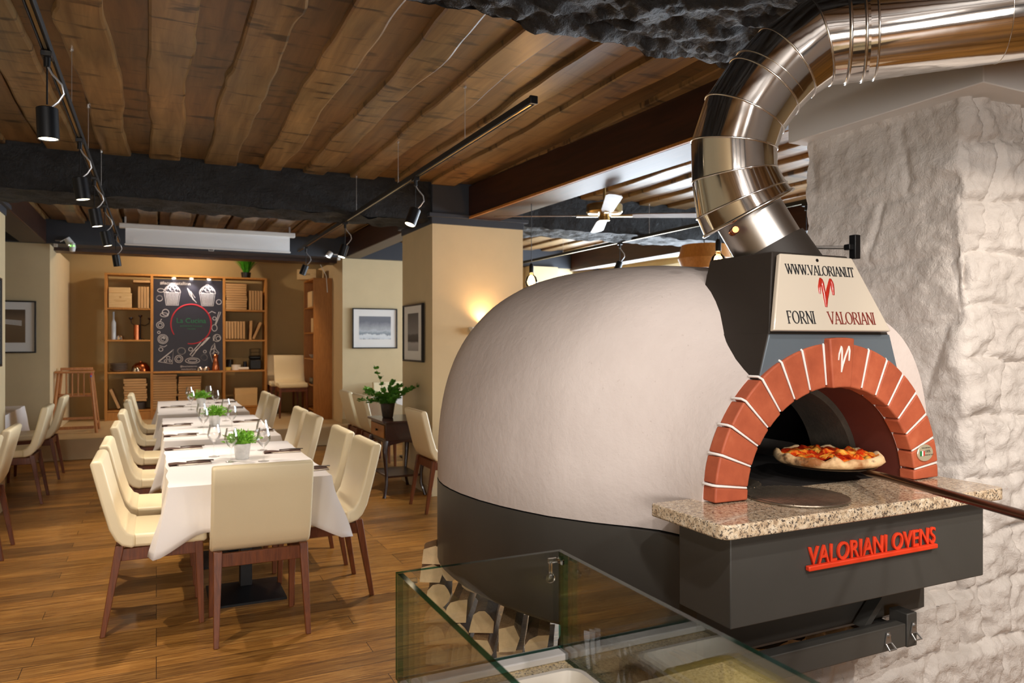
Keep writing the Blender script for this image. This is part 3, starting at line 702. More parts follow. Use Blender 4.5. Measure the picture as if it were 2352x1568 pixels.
# ---------------------------------------------------------------- flue pipe
flue = thing('flue_pipe', 'polished steel flue pipe bending up from the oven and off to the right', 'pipe', tuple(ax0))
def fl(name, b, m, par=flue, **k): bmesh.ops.translate(b, vec=-ax0, verts=b.verts); return obj(name, b, m, par, **k)
b = bm(); skin(b, [ring(b, ax0 - axd * .05, axd, .109, ref=REF), ring(b, ax1 + axd * .05, axd, .109, ref=REF)]); stub = fl('inner_stub', b, M['brushed'])
for (px, py) in ((1684, 532), (1815, 534)):
    c = at(px, py, 2.315); d = (at(px - 30, py - 5, 2.12) - c).normalized()
    if px > 1800: 
        b = bm(); lathe(b, [(0, .004), (.003, .003), (.003, 0)], seg=10); bmesh.ops.transform(b, matrix=Matrix.Translation(c) @ (Vector((0, -1, 0)).to_track_quat('Z', 'Y').to_matrix().to_4x4()), verts=b.verts); fl('rivet', b, M['brushed'], stub); continue
    nd = Vector((-.5, -.86, .05)).normalized()
    b = bm(); lathe(b, [(0, .034), (.010, .034), (.0125, .031), (.0125, .022), (.008, .022), (.008, .018), (.011, .017), (.008, .015), (.011, .013), (.008, .011), (.011, .009), (.008, .007), (.0125, .004), (.0125, -.01), (0, -.01)], seg=18)
    bmesh.ops.transform(b, matrix=Matrix.Translation(c) @ nd.to_track_quat('Z', 'Y').to_matrix().to_4x4(), verts=b.verts); fl('sampling_port', b, M['copper'], stub)
# centre line of the outer pipe
CL = [at(1717, 490, 2.42), at(1702, 462, 2.42), at(1686, 402, 2.42), at(1685, 334, 2.41), at(1709, 264, 2.40), at(1754, 200, 2.39), at(1806, 146, 2.38), at(1880, 98, 2.36), at(1943, 90, 2.34), at(1988, 84, 2.32), at(2290, 38, 2.22), at(2900, -60, 2.05)]
CL.append(CL[-1] + Vector((.9, -.43, .02)).normalized() * 4.1)
RD = .134
def plane_n(i):
    if i == 0: return (CL[1] - CL[0]).normalized()
    if i == len(CL) - 1: return (CL[-1] - CL[-2]).normalized()
    return ((CL[i] - CL[i - 1]).normalized() + (CL[i + 1] - CL[i]).normalized()).normalized()
def mring(b, i, r, off=0, seg=64):
    """ring of a mitred pipe at node i: circle cross-section sheared onto the bisector plane"""
    n = plane_n(i); j = i if i < len(CL) - 1 else i - 1
    d = (CL[j + 1] - CL[j]).normalized(); a = (REF - d * REF.dot(d)).normalized(); q = d.cross(a); out = []
    for k in range(seg):
        t = 2 * math.pi * k / seg; p = (a * math.cos(t) + q * math.sin(t)) * r
        s = -(p.dot(n)) / d.dot(n); out.append(b.verts.new(CL[i] + p + d * s + n * off))
    return out
names = ['flare', 'elbow_segment', 'elbow_segment', 'elbow_segment', 'elbow_segment', 'elbow_segment', 'elbow_segment', 'elbow_segment', 'coupling', 'straight_pipe', 'straight_pipe', 'straight_pipe']
for i, nm in enumerate(names):
    r0 = .153 if i == 0 else (.148 if i == 1 else RD); r1 = .148 if i == 0 else RD
    b = bm(); skin(b, [mring(b, i, r0), mring(b, i + 1, r1)])
    fl(nm, b, M['chrome'], smooth=35)
def bead(i, r, rad, off=0):
    b = bm(); tmp = bm(); V = [v.co.copy() for v in mring(tmp, i, r, off)]; tmp.free(); tube(b, V, rad, 8, closed=True); fl('seam_ring', b, M['chromering'], smooth=60)
for i in (3, 4, 5, 6, 7): bead(i, RD + .0005, .0032)
bead(0, .154, .006); bead(1, .149, .003); bead(2, RD, .003); bead(8, RD + .001, .0055); bead(9, RD + .001, .0045, -.012); bead(9, RD + .001, .003, .022); bead(5, RD, .002, .03); bead(10, RD + .0003, .0012)
b = bm(); n0 = (CL[1] - CL[0]).normalized(); skin(b, [ring(b, CL[0] + n0 * .004, n0, .152, 64, REF), ring(b, CL[0] + n0 * .004, n0, .109, 64, REF)]); fl('closing_plate', b, M['alu'])

# ---------------------------------------------------------------- stand below the oven
stand = thing('oven_stand', 'dark steel frame carrying the oven above the stone footing', 'stand', (1.8, 2.3, 0))
def sbox(*a):
    b = bm(); box(b, *a); bmesh.ops.translate(b, vec=(-1.8, -2.3, 0), verts=b.verts); return b
obj('front_rail', sbox(1.30, 2.105, 1.555, 1.60, .600, .672), M['steelgrey'], stand, bevel=.003)
obj('front_rail', sbox(2.112, 2.158, 1.555, 1.62, .595, .70), M['steelgrey'], stand, bevel=.003)
for x in (1.30, 2.10): obj('side_rail', sbox(x, x + .05, 1.60, 3.3, .595, .64), M['steelgrey'], stand)
for (x, y, z) in ((1.95, 1.80, .558), (2.11, 2.25, .558), (1.35, 3.2, 0), (2.1, 3.2, 0)): obj('leg', sbox(x, x + .05, y, y + .05, z, .6), M['steelgrey'], stand)
b = bm(); hexa(b, [(1.97, 1.60, .665), (2.00, 1.60, .665), (2.00, 1.64, .665), (1.97, 1.64, .665), (2.13, 1.60, .82), (2.16, 1.60, .82), (2.16, 1.64, .82), (2.13, 1.64, .82)]); bmesh.ops.translate(b, vec=(-1.8, -2.3, 0), verts=b.verts); obj('brace', b, M['steelgrey'], stand)
for x, z in ((2.02, .668), (2.137, .680)):
    b = bm(); prism(b, [(-.014, 0), (.014, 0), (.006, .034), (-.006, .034)], .003, Matrix.Translation((x, 1.553, z - .042)) @ VERT)
    tube(b, [(x - .012, 1.55, z - .042), (x - .015, 1.535, z - .056), (x + .015, 1.535, z - .056), (x + .012, 1.55, z - .042)], .003, 6)
    lathe(b, [(0, .006), (.005, .005), (.005, 0)], seg=10, m=Matrix.Translation((x, 1.55, z - .016)) @ VERT)
    bmesh.ops.translate(b, vec=(-1.8, -2.3, 0), verts=b.verts); obj('cable_clip', b, M['alu'], stand)

# ---------------------------------------------------------------- pizza, peel, screens
pz = thing('pizza', 'freshly baked pizza with puffed crust on the peel in the oven mouth', 'pizza', (2.005, 1.765, 1.150))
b = bm(); seg = 72; prof = [(.0, .0), (.10, .0), (.140, .0), (.158, .004), (.168, .014), (.165, .026), (.156, .034), (.148, .032), (.142, .022), (.10, .018)]
rs = []
for i, (r, z) in enumerate(prof[1:]):
    L = []
    for k in range(seg):
        t = 2 * math.pi * k / seg; f = 1 + .035 * noise.noise(Vector((math.cos(t) * 2, math.sin(t) * 2, 1))); zz = z * (1 + (.55 * noise.noise(Vector((math.cos(t) * 4, math.sin(t) * 4, 7))) if z > .01 else 0))
        L.append(b.verts.new((r * f * 1.04 * math.cos(t), r * f * math.sin(t), zz)))
    rs.append(L)
skin(b, rs); b.faces.new(rs[0][::-1]); obj('crust', b, M['dough'], pz, smooth=80)
b = bm(); rs = []
for r in [.01 * q for q in range(1, 16)]:
    rs.append([b.verts.new((r * 1.04 * math.cos(2 * math.pi * k / seg), r * math.sin(2 * math.pi * k / seg)  , .032 + .022 * noise.noise(Vector((r * math.cos(2 * math.pi * k / seg) * 34, r * math.sin(2 * math.pi * k / seg) * 34, 3))) + .006 * noise.noise(Vector((r * math.cos(2 * math.pi * k / seg) * 80, r * math.sin(2 * math.pi * k / seg) * 80, 3))) - (.008 if r > .14 else 0))) for k in range(seg)])
skin(b, rs); b.faces.new(rs[0]); obj('topping', b, M['topping'], pz, smooth=80)
pe = thing('pizza_peel', 'long brown-handled metal peel reaching into the oven under the pizza', 'peel', (2.005, 1.765, 1.144))
b = bm(); lathe(b, [(0, .0), (.145, .0), (.15, .002), (.145, .004), (0, .004)], seg=48); obj('blade', b, M['screenm'], pe)
hd_ = (Vector((1.62, .93, 1.190)) - Vector((2.06, 1.68, 1.134))); 
b = bm(); s0 = Vector((.045, -.085, -.007)); tube(b, [s0, s0 + hd_ * .08 + Vector((0, 0, -.004)), s0 + hd_ * .25, s0 + hd_ * .6, s0 + hd_ * 1.0, s0 + hd_ * 1.3], [.007, .010, .0105, .011, .011, .011], 14); obj('handle', b, M['peel'], pe)
def pizza_screen(loc, r, label, tilt=0):
    t = thing('pizza_screen', label, 'tray', loc)
    b = bm(); tube(b, [(r * math.cos(2 * math.pi * k / 56), r * math.sin(2 * math.pi * k / 56), .004) for k in range(56)], .0035, 8, closed=True); obj('rim', b, M['screenm'], t)
    b = bm(); n = int(2 * r / .0165)
    for i in range(1, n):
        x = -r + 2 * r * i / n; h = math.sqrt(max(0, r * r - x * x))
        tube(b, [(x, -h, .005), (x, h, .005)], .0042, 6)
    for i in range(1, n // 2):
        x = -r + 4 * r * i / n; h = math.sqrt(max(0, r * r - x * x)); tube(b, [(-h, x, .0025), (h, x, .0025)], .0016, 5)
    o = obj('mesh', b, M['screenm'], t); o.rotation_euler.z = R(12); return t
pizza_screen((1.665, 1.575, 1.1005), .140, 'larger round metal pizza screen lying on the granite at the oven mouth')
pizza_screen((1.60, 1.83, 1.1005), .125, 'smaller round pizza screen in the shade behind the left brick foot').rotation_euler = (0, 0, R(-8))

# ---------------------------------------------------------------- firewood
def log_mesh(kind, seed):
    rnd = random.Random(seed); b = bm(); L = .34
    if kind == 'round': poly = [(.055 * math.cos(2 * math.pi * k / 12) * rnd.uniform(.92, 1.08), .055 * math.sin(2 * math.pi * k / 12) * rnd.uniform(.92, 1.08)) for k in range(12)]
    elif kind == 'wedge':
        poly = [(-.05, -.04), (.055, -.045)] + [(.055 * math.cos(R(a)) , -.045 + .1 * math.sin(R(a))) for a in (25, 50, 75, 100, 125)] + [(-.052, .01)]
    elif kind == 'half': poly = [(-.06, -.03), (.06, -.032)] + [(.06 * math.cos(R(a)), -.03 + .085 * math.sin(R(a))) for a in (20, 45, 70, 95, 120, 150)]
    else: poly = [(-.05, -.035), (.045, -.045), (.058, .02), (.01, .048), (-.045, .03)]
    poly = [(x * rnd.uniform(.92, 1.08), y * rnd.uniform(.92, 1.08)) for x, y in poly]
    n = 7; rs = []
    for i in range(n + 1):
        y = L * i / n; s = 1 + .04 * noise.noise(Vector((seed, y * 9, 0))); dx = .006 * noise.noise(Vector((seed + 5, y * 7, 0)))
        rs.append([b.verts.new((x * s + dx, y, z * s)) for x, z in poly])
    m = len(poly)
    for A, B in zip(rs, rs[1:]):
        for k in range(m): b.faces.new((A[k], A[(k + 1) % m], B[(k + 1) % m], B[k])).material_index = 1 if (kind == 'round' or (kind in ('wedge', 'half') and 1 < k < m - 1)) else 2
    b.faces.new(rs[0]).material_index = 0; b.faces.new(rs[-1][::-1]).material_index = 0
    bmesh.ops.recalc_face_normals(b, faces=b.faces)
    me = bpy.data.meshes.new('firewood_log'); b.to_mesh(me); b.free()
    for k_ in ('wood_end', 'bark', 'splitw'): me.materials.append(M[k_])
    me.shade_smooth(); me.set_sharp_from_angle(angle=R(35)); return me
protos = [(k, log_mesh(k, s)) for s, k in enumerate(['round', 'wedge', 'split', 'split', 'wedge', 'split', 'half', 'wedge', 'split', 'wedge'])]
rl = random.Random(5); lay = .091
DV, PV = Vector((.5, .866, 0)), Vector((.866, -.5, 0))
lnames = {'round': 'round log', 'wedge': 'bark-edged wedge log', 'half': 'half-round log', 'split': 'barkless split log'}
rowname = ['floor row', 'second row up', 'third row up', 'fourth row up', 'fifth row up', 'sixth row up', 'topmost row']
for row in range(8):
    kk, me = rl.choice(protos); o = bpy.data.objects.new('firewood_log', me); COL.objects.link(o); o.scale = (.88, .9 if row < 6 else .3, .88)
    o.location = (1.055 + rl.uniform(-.012, .012) - (.03 if row > 5 else 0), 2.93 + rl.uniform(-.03, .03), .05 + row * .088); o.rotation_euler = (0, 0, R(-24))
    tag(o, '%s at the far left end of the woodpile, %s' % (lnames[kk], 'row %d' % row if 0 else (rowname + ['stray log on top'])[row]), 'log', 'firewood stacked under the oven')
for col_ in range(8):
    sp_ = -.705 + col_ * .110
    for row in range(7 if col_ < 2 else 6):
        kk, me = rl.choice(protos); s_ = rl.uniform(.84, .92)
        st_ = Vector((CX, 2.65, 0)) + PV * sp_ - DV * (math.sqrt(.80 ** 2 - sp_ ** 2) - .03 + rl.uniform(-.05, .035))
        if row == 6: st_ += DV * .16 - PV * .06
        o = bpy.data.objects.new('firewood_log', me); COL.objects.link(o)
        o.location = (st_.x, st_.y, .05 + row * lay); o.rotation_euler = (0, R(rl.choice((0, 90, 180, 270)) + rl.uniform(-9, 9)), R(-30)); o.scale = (s_ * rl.choice((1, -1)), 1, s_)
        tag(o, '%s, %s, %s column of woodpile under oven' % (lnames[kk], rowname[row], ('leftmost', 'second', 'third', 'fourth', 'fifth', 'sixth', 'seventh', 'rightmost')[col_]), 'log', 'firewood stacked under the oven')

# ================================================================ FOREGROUND COUNTER
ct = thing('serving_counter', 'granite-topped counter in the bottom foreground under the glass guard', 'counter', (.63, .7, 0))
def cb(*a, b=None):
    b = b or bm(); box(b, a[0] - .63, a[1] - .63, a[2] - .7, a[3] - .7, a[4], a[5]); return b
obj('counter_top', cb(.42, .840, -.6, 1.485, .812, .846), M['granite_y'], ct, bevel=.004)
obj('counter_body', cb(.45, .82, -.6, 1.44, 0, .812), M['steelgrey'], ct)
obj('ledge', cb(.445, .822, 1.425, 1.474, .846, .862), M['whitewall'], ct, bevel=.003)
c2 = thing('worktop_counter', 'lower right granite worktop corner seen through the glass guard', 'counter', (.98, .6, 0))
b = bm(); box(b, -.135, .145, -1.2, .675, .812, .846); obj('counter_top', b, M['granite_y'], c2, bevel=.004)
b = bm(); box(b, -.135, .11, -1.2, .63, 0, .812); obj('counter_body', b, M['steelgrey'], c2)
gc = thing('glass_guard', 'frameless glass display guard with green edges on the foreground counter', 'display case', (.63, 1.0, .846))
gx0, gx1, gy, gz, th = .440, .825, 1.468, 1.08, .012
def pane(name, x0, x1, y0, y1, z0, z1, thin):
    b = bm(); box(b, x0 - .63, x1 - .63, y0 - 1.0, y1 - 1.0, z0 - .846, z1 - .846)
    bmesh.ops.recalc_face_normals(b, faces=b.faces)
    for f in b.faces: f.material_index = 0 if abs(f.normal[thin]) > .9 else 1
    return obj(name, b, [M['pane'], M['edge']], gc, smooth=0)
pane('end_pane', gx0, gx1, gy - th, gy, .862, gz, 1)
pane('side_pane', gx0, gx0 + th, -.4, gy - th - .001, .846, gz, 0)
pane('side_pane', gx1 - th, gx1, -.4, gy - th - .001, .846, gz, 0)
for (x, s) in ((gx0 + th, 1), (gx1 - th, -1)):
    b = bm(); X_ = x - .63; Y_ = gy - th - 1.0; Z_ = gz - .846
    box(b, min(X_, X_ + s * .028), max(X_, X_ + s * .028), Y_ - .008, Y_ - .001, Z_ - .022, Z_ - .012)
    box(b, min(X_ + s * .002, X_ + s * .008), max(X_ + s * .002, X_ + s * .008), Y_ - .03, Y_ - .001, Z_ - .022, Z_ - .012)
    box(b, X_ + s * .022 - .003, X_ + s * .022 + .003, Y_ - .006, Y_ - .001, Z_ - .05, Z_ - .02)
    lathe(b, [(0, .010), (.009, .008), (.011, .003), (.011, 0), (0, 0)], seg=18, m=Matrix.Translation((X_ + s * .022, Y_ - .001, Z_ - .056)) @ VERT)
    obj('corner_clip', b, M['acry'], gc)
tb = thing('food_container', 'white plastic container behind the glass guard at the bottom edge', 'container', (.635, 1.145, .8465))
b = bm()
for (p0, z0), (p1, z1) in (((rrect(-.105, .105, -.12, .12, .03), 0), (rrect(-.125, .125, -.14, .14, .035), .055)), ((rrect(-.125, .125, -.14, .14, .035), .055), (rrect(-.115, .115, -.13, .13, .03), .055)), ((rrect(-.115, .115, -.13, .13, .03), .055), (rrect(-.097, .097, -.112, .112, .03), .004))):
    A = [b.verts.new((x, y, z0)) for x, y in p0]; B = [b.verts.new((x, y, z1)) for x, y in p1]; skin(b, [A, B])
b.faces.new([b.verts.new((x, y, .004)) for x, y in rrect(-.097, .097, -.112, .112, .03)]); obj('tub', b, M['ceramic'], tb)
b = bm(); rs = []
for i in range(8):
    f = i / 7; rs.append([b.verts.new((x * (.99 - f * .97), y * (.99 - f * .97), .012 + .05 * (1 - (1 - f) ** 2) + .01 * noise.noise(Vector((x * 40, y * 40, f * 5))))) for x, y in rrect(-.098, .098, -.112, .112, .03)])
skin(b, rs); b.faces.new(rs[-1]); o = obj('grated_cheese', b, M['cheese'], loc=(.635, 1.145, .85)); o['kind'] = 'stuff'; tag(o, 'heap of pale yellow grated cheese in the white container', 'cheese')

# ================================================================ DINING ROOM
# ---- chair prototype (faces +y)
def chair_proto():
    t = thing('dining_chair', 'x', 'chair')
    b = bm(); W = .235
    prism(b, [(-.155, .50), (-.135, .455), (.245, .445), (.255, .46), (.252, .505), (.235, .515), (-.12, .525)], 2 * W, Matrix(((0, 0, 1, -W), (1, 0, 0, 0), (0, 1, 0, 0), (0, 0, 0, 1))))
    obj('seat', b, M['leather'], t, bevel=.018, seg=4, smooth=50)
    b = bm(); W = .25
    prof = [(-.12, .455), (-.165, .47), (-.195, .50), (-.225, .56), (-.262, .70), (-.292, .82), (-.312, .905), (-.306, .925), (-.262, .925), (-.250, .905), (-.225, .80), (-.195, .68), (-.165, .585), (-.135, .54), (-.10, .525), (-.10, .46)]
    prism(b, prof, 2 * W, Matrix(((0, 0, 1, -W), (1, 0, 0, 0), (0, 1, 0, 0), (0, 0, 0, 1))))
    obj('backrest', b, M['leather'], t, bevel=.014, seg=4, smooth=50)
    b = bm(); box(b, -.215, .215, .205, .225, .385, .45); box(b, -.215, .215, -.185, -.165, .385, .455); box(b, -.222, -.20, -.17, .21, .385, .45); box(b, .20, .222, -.17, .21, .385, .45)
    obj('seat_frame', b, M['walnut'], t, bevel=.003)
    for s in (-1, 1):
        for (xt, yt, xb, yb, zt) in ((.212, .212, .222, .225, .452), (.215, -.175, .228, -.255, .47)):
            b = bm(); r0, r1 = .021, .013
            hexa(b, [(s * xb - r1, yb - r1, 0), (s * xb + r1, yb - r1, 0), (s * xb + r1, yb + r1, 0), (s * xb - r1, yb + r1, 0), (s * xt - r0, yt - r0, zt), (s * xt + r0, yt - r0, zt), (s * xt + r0, yt + r0, zt), (s * xt - r0, yt + r0, zt)])
            obj('leg', b, M['walnut'], t, bevel=.003)
    return t
ch0 = chair_proto(); first_chair = [True]
def chair(x, y, rz, label, group, z=0):
    if first_chair[0]: c = ch0; c.location = (x, y, z); c.rotation_euler = (0, 0, rz); c['label'] = label; c['group'] = group; first_chair[0] = False; return c
    return dup(ch0, (x, y, z), rz, label, group)
TN = ['nearest', 'middle', 'farthest']
TAB = [(.06, .93, 4.41, 6.09), (.06, .94, 6.46, 8.42), (.02, .94, 8.80, 10.82)]
GL = 'cream leather chairs along the white table row'
for k, ys_ in enumerate(((4.665, 5.36), (6.42, 7.55), (8.85, 10.0))):
    for j, y in enumerate(ys_):
        chair(.005 if k else .0, y, -R(90), 'cream leather chair on the left of the %s white table, %s of its two' % (TN[k], ('nearer', 'farther')[j]), GL)
for k, ys_ in enumerate(((4.70, 5.38), (6.50, 7.17), (8.90, 9.6))):
    for j, y in enumerate(ys_):
        chair(.935 if k == 0 else .945, y, R(90), 'cream leather chair on the right of the %s white table, %s of its two' % (TN[k], ('nearer', 'farther')[j]), GL)
chair(.50, 4.28, 0, 'cream leather chair at the head of the table row, its back to the viewer', GL)
GB = 'cream leather chairs in the left window bay'
for y, l in ((5.75, 'leftmost cream chair cut off by the left edge of the picture'), (6.52, 'second cream chair from the left edge, facing left'), (8.55, 'third cream chair from the left edge, before the bay table'), (9.95, 'fourth cream chair from the left edge, beside the high chair')):
    chair(-1.24, y, R(90), l, GB)
GR = 'cream leather chairs in the right bay'
chair(2.44, 6.57, -R(90), 'cream chair right of the mahogany desk, partly hidden by the oven', GR)
chair(2.45, 8.72, -R(90), 'cream chair behind the mahogany desk, nearer of the bay pair', GR)
chair(2.45, 9.42, -R(90), 'cream chair behind the mahogany desk, farther of the bay pair', GR)
chair(3.25, 10.95, R(180), 'cream chair facing the viewer behind the leafy pot plant', GR)
GP = 'cream leather chairs stored on the platform'
c = chair(2.06, 12.93, R(180), 'cream chair on the platform between the two bookcases, facing the room', GP, .28)
c_ = chair(2.0, 13.50, R(180), 'cream chair tucked behind the platform chair against the wall', GP, .28)
c.scale = (1, 1, 1.12); c_.scale = (1, 1, 1.12)

# ---- tables and cloths
def pedestal(t, x, y, idx):
    b = bm(); s = .215
    hexa(b, [(x - s, y - s, .0), (x + s, y - s, .0), (x + s, y + s, .0), (x - s, y + s, .0), (x - s, y - s, .014), (x + s, y - s, .014), (x + s, y + s, .014), (x - s, y + s, .014)])
    hexa(b, [(x - s, y - s, .014), (x + s, y - s, .014), (x + s, y + s, .014), (x - s, y + s, .014), (x - .04, y - .04, .06), (x + .04, y - .04, .06), (x + .04, y + .04, .06), (x - .04, y + .04, .06)])
    obj('base', b, M['black'], t)
    b = bm(); box(b, x - .035, x + .035, y - .035, y + .035, .05, .72); obj('post', b, M['black'], t, bevel=.004)
def cloth_mesh(x0, x1, y0, y1, ztop, drop, seed, flare=.09):
    b = bm(); rnd = random.Random(seed); step = .03; per = []; r = .012
    def side(p, q, n):
        L = (Vector(q) - Vector(p)).length; m = int(L / step)
        for i in range(m): per.append((Vector(p) + (Vector(q) - Vector(p)) * i / m, Vector(n), i / m, L))
    cor = [(x0, y0), (x1, y0), (x1, y1), (x0, y1)]; nr = [(0, -1), (1, 0), (0, 1), (-1, 0)]
    P_ = []
    for k in range(4):
        p, q = Vector(cor[k]), Vector(cor[(k + 1) % 4]); n = Vector(nr[k]); L = (q - p).length; m = int(L / step)
        for i in range(m):
            s = L * i / m; dc = min(s, L - s); w_ = math.exp(-(dc / .11) ** 2)
            dirc = (p - q).normalized() if s < L / 2 else (q - p).normalized()
            P_.append((p + (q - p) * i / m, n, dirc, w_, s, k, L))
    rows = 9; ring0 = []
    rings_ = []
    for j in range(rows + 1):
        f = j / rows; L_ = []
        for (pt, n, dirc, w_, s, k, L) in P_:
            o_ = n * (.004 + .022 * f ** 1.3) + (n + dirc * .9) * (w_ * flare * f)
            wave = .016 * math.sin(s * 21 + k * 2 + seed) * (.35 + .65 * noise.noise(Vector((s * 3, k, seed)))) * f + .012 * noise.noise(Vector((s * 5, f * 2, seed + k)))
            # deep folds either side of the hanging corner
            wave += -.030 * f * math.exp(-((min(s, L - s) - .16) / .05) ** 2)
            p2 = pt + o_ + n * wave
            z = ztop - r * min(1, f * 6) - (drop - r) * f * (1 + .40 * w_) 
            L_.append(b.verts.new((p2.x, p2.y, z + (.002 if j == 0 else 0))))
        rings_.append(L_)
    skin(b, rings_)
    b.faces.new(rings_[0])
    bmesh.ops.recalc_face_normals(b, faces=b.faces)
    o = obj('tablecloth', b, M['cloth'], smooth=60)
    md = o.modifiers.new('thick', 'SOLIDIFY'); md.thickness = .0015; md.offset = -1
    return o
TBG = 'tables of the white table row'
for k, (x0, x1, y0, y1) in enumerate(TAB):
    t = thing('dining_table', '%s dining table of the row, on black pedestals under its white cloth' % TN[k], 'table', (0, 0, 0), 0, TBG)
    b = bm(); box(b, x0 + .012, x1 - .012, y0 + .012, y1 - .012, .725, .755); obj('tabletop', b, M['walnut'], t)
    pedestal(t, (x0 + x1) / 2, y0 + .42, 0); pedestal(t, (x0 + x1) / 2, y1 - .42, 1)
    o = cloth_mesh(x0, x1, y0, y1, .760, .255 if k == 0 else (.27 if k == 1 else .30), k * 3 + 1, .085)
    tag(o, 'white tablecloth hanging over the %s table of the row' % TN[k], 'tablecloth', 'white tablecloths of the row')
def bay_table(x0, x1, y0, y1, lab, lab2):
    t = thing('dining_table', lab, 'table'); b = bm(); box(b, x0 + .01, x1 - .01, y0 + .01, y1 - .01, .725, .755); obj('tabletop', b, M['walnut'], t); pedestal(t, (x0 + x1) / 2, (y0 + y1) / 2, 0)
    o = cloth_mesh(x0, x1, y0, y1, .76, .30, 5, .05); tag(o, lab2, 'tablecloth')
bay_table(-2.4, -1.46, 8.7, 10.8, 'table in the left bay under a white cloth', 'pale tablecloth on the left bay table at the picture edge')
bay_table(2.75, 3.6, 8.55, 10.4, 'table in the right bay behind the mahogany desk', 'pale tablecloth on the right bay table behind the pot plant')

# ---- tableware
b = bm()
lathe(b, [(0, .002), (.034, .002), (.036, .0035), (.020, .006), (.006, .010), (.0042, .02), (.0040, .085), (.007, .097), (.022, .110), (.040, .135), (.044, .152), (.041, .178), (.034, .205), (.0315, .222), (.0308, .222), (.0335, .205), (.0403, .178), (.0433, .152), (.039, .136), (.021, .112), (.004, .104), (0, .104)], seg=28)
gmesh = None
g0 = obj('wine_glass', b, M['glass'], smooth=70)
gl = [(0, .356, 5.45, 'left of the herb pot'), (0, .441, 5.17, 'in front of the pot'), (0, .635, 5.10, 'right front of the herb pot'), (0, .69, 5.62, 'behind the herb pot on the right'),
      (1, .36, 6.80, 'nearest left'), (1, .372, 7.35, 'left of the herb pot'), (1, .60, 6.95, 'right of the herb pot'), (1, .62, 7.85, 'behind the herb pot'),
      (2, .36, 9.30, 'nearest left'), (2, .37, 10.1, 'far left of the herb pot'), (2, .62, 9.25, 'right of the herb pot'), (2, .60, 10.2, 'behind the herb pot')]
for i, (k, x, y, wh) in enumerate(gl):
    o = g0 if i == 0 else g0.copy()
    if i: COL.objects.link(o)
    o.location = (x, y, .762); tag(o, 'empty stemmed wine glass on the %s table, %s' % (TN[k], wh), 'wine glass', 'wine glasses on the table row')
def herb_pot(x, y, label, s=1.0):
    t = thing('potted_herb', label, 'potted plant', (x, y, .762))
    b = bm(); lathe(b, [(0, 0), (.040, 0), (.043, .003), (.055, .100), (.058, .104), (.055, .106), (.052, .10), (.05, .085), (0, .085)], seg=28); obj('pot', b, M['zinc'], t)
    b = bm(); rnd = random.Random(int(x * 1000 + y * 10))
    for i in range(170):
        a = rnd.uniform(0, 6.28); e = rnd.uniform(.6, 1.6); L = rnd.uniform(.08, .165) * s
        d = Vector((math.cos(a) * math.cos(e), math.sin(a) * math.cos(e), math.sin(e) * .9)); p0 = Vector((rnd.uniform(-.04, .04), rnd.uniform(-.04, .04), .09)); p = p0
        for j in range(4):
            q = p + d * L / 4 + Vector((0, 0, -.006 * j)); nrm_ = d.cross(Vector((rnd.uniform(-1, 1), rnd.uniform(-1, 1), rnd.uniform(-.4, 1)))).normalized(); wv = .006 + .006 * rnd.random()
            v = [b.verts.new(x_) for x_ in (p, (p + q) / 2 + nrm_ * wv, q + d * .008, (p + q) / 2 - nrm_ * wv)]; b.faces.new(v); p = q
    obj('foliage', b, M['herb'], t, smooth=0, recalc=False)
herb_pot(.520, 5.28, 'zinc pot of bright green herbs on the nearest table')
herb_pot(.49, 7.42, 'zinc pot of bright green herbs on the middle table')
herb_pot(.49, 9.75, 'zinc pot of bright green herbs on the farthest table')
def setting(x, y, side, tn, pos, first=[None]):
    """brown paper pouch with white napkin and cutlery; long axis across the table"""
    rz = R(random.uniform(-5, 5)); lab = 'on the %s side of the %s table, %s end' % (side, tn, pos)
    if first[0] is None:
        t = thing('cutlery_pouch', 'x', 'napkin'); b = bm(); n = 12
        for z0, w_, dy in ((.001, .052, 0), (.008, .047, .004)):
            L = [[b.verts.new((-.125 + .25 * i / n, dy + s_ * w_, z0 + .0035 * math.sin(i / n * 9) * (1 if z0 > .005 else .2))) for s_ in (-1, 1)] for i in range(n + 1)]
            for A, B in zip(L, L[1:]): b.faces.new((A[0], B[0], B[1], A[1]))
        for i in range(n): pass
        o = obj('pouch', b, M['napkin'], t); md = o.modifiers.new('s', 'SOLIDIFY'); md.thickness = .002
        b = bm(); prism(b, [(-.07, -.050), (.0, -.056), (.07, -.056), (.122, -.048), (.125, -.03), (-.08, -.03)], .004, Matrix.Translation((0, 0, .003))); obj('napkin', b, M['paperw'], t, bevel=.001)
        b = bm(); tube(b, [(-.02, .0, .016), (.05, -.005, .020), (.11, -.002, .016), (.142, 0, .015)], [.0035, .003, .005, .006], 8); tube(b, [(-.02, .018, .015), (.06, .016, .018), (.138, .014, .015)], [.003, .004, .0045], 8); obj('cutlery', b, M['silver'], t)
        first[0] = t; t.location = (x, y, .762); t.rotation_euler = (0, 0, rz)
    else: t = dup(first[0], (x, y, .762), rz)
    t['label'] = 'brown paper cutlery pouch with napkin ' + lab; t['group'] = 'cutlery pouches on the table row'
for (x, y, s_, k, p) in ((.195, 5.20, 'left', 0, 'near'), (.18, 5.95, 'left', 0, 'far'), (.81, 5.48, 'right', 0, 'far'), (.83, 4.64, 'right', 0, 'near'), (.18, 6.78, 'left', 1, 'near'), (.17, 7.62, 'left', 1, 'far'), (.80, 6.80, 'right', 1, 'near'), (.80, 7.70, 'right', 1, 'far'), (.17, 9.75, 'left', 2, 'near'), (.80, 9.3, 'right', 2, 'near'), (.80, 10.2, 'right', 2, 'far')):
    setting(x, y, s_, TN[k], p)

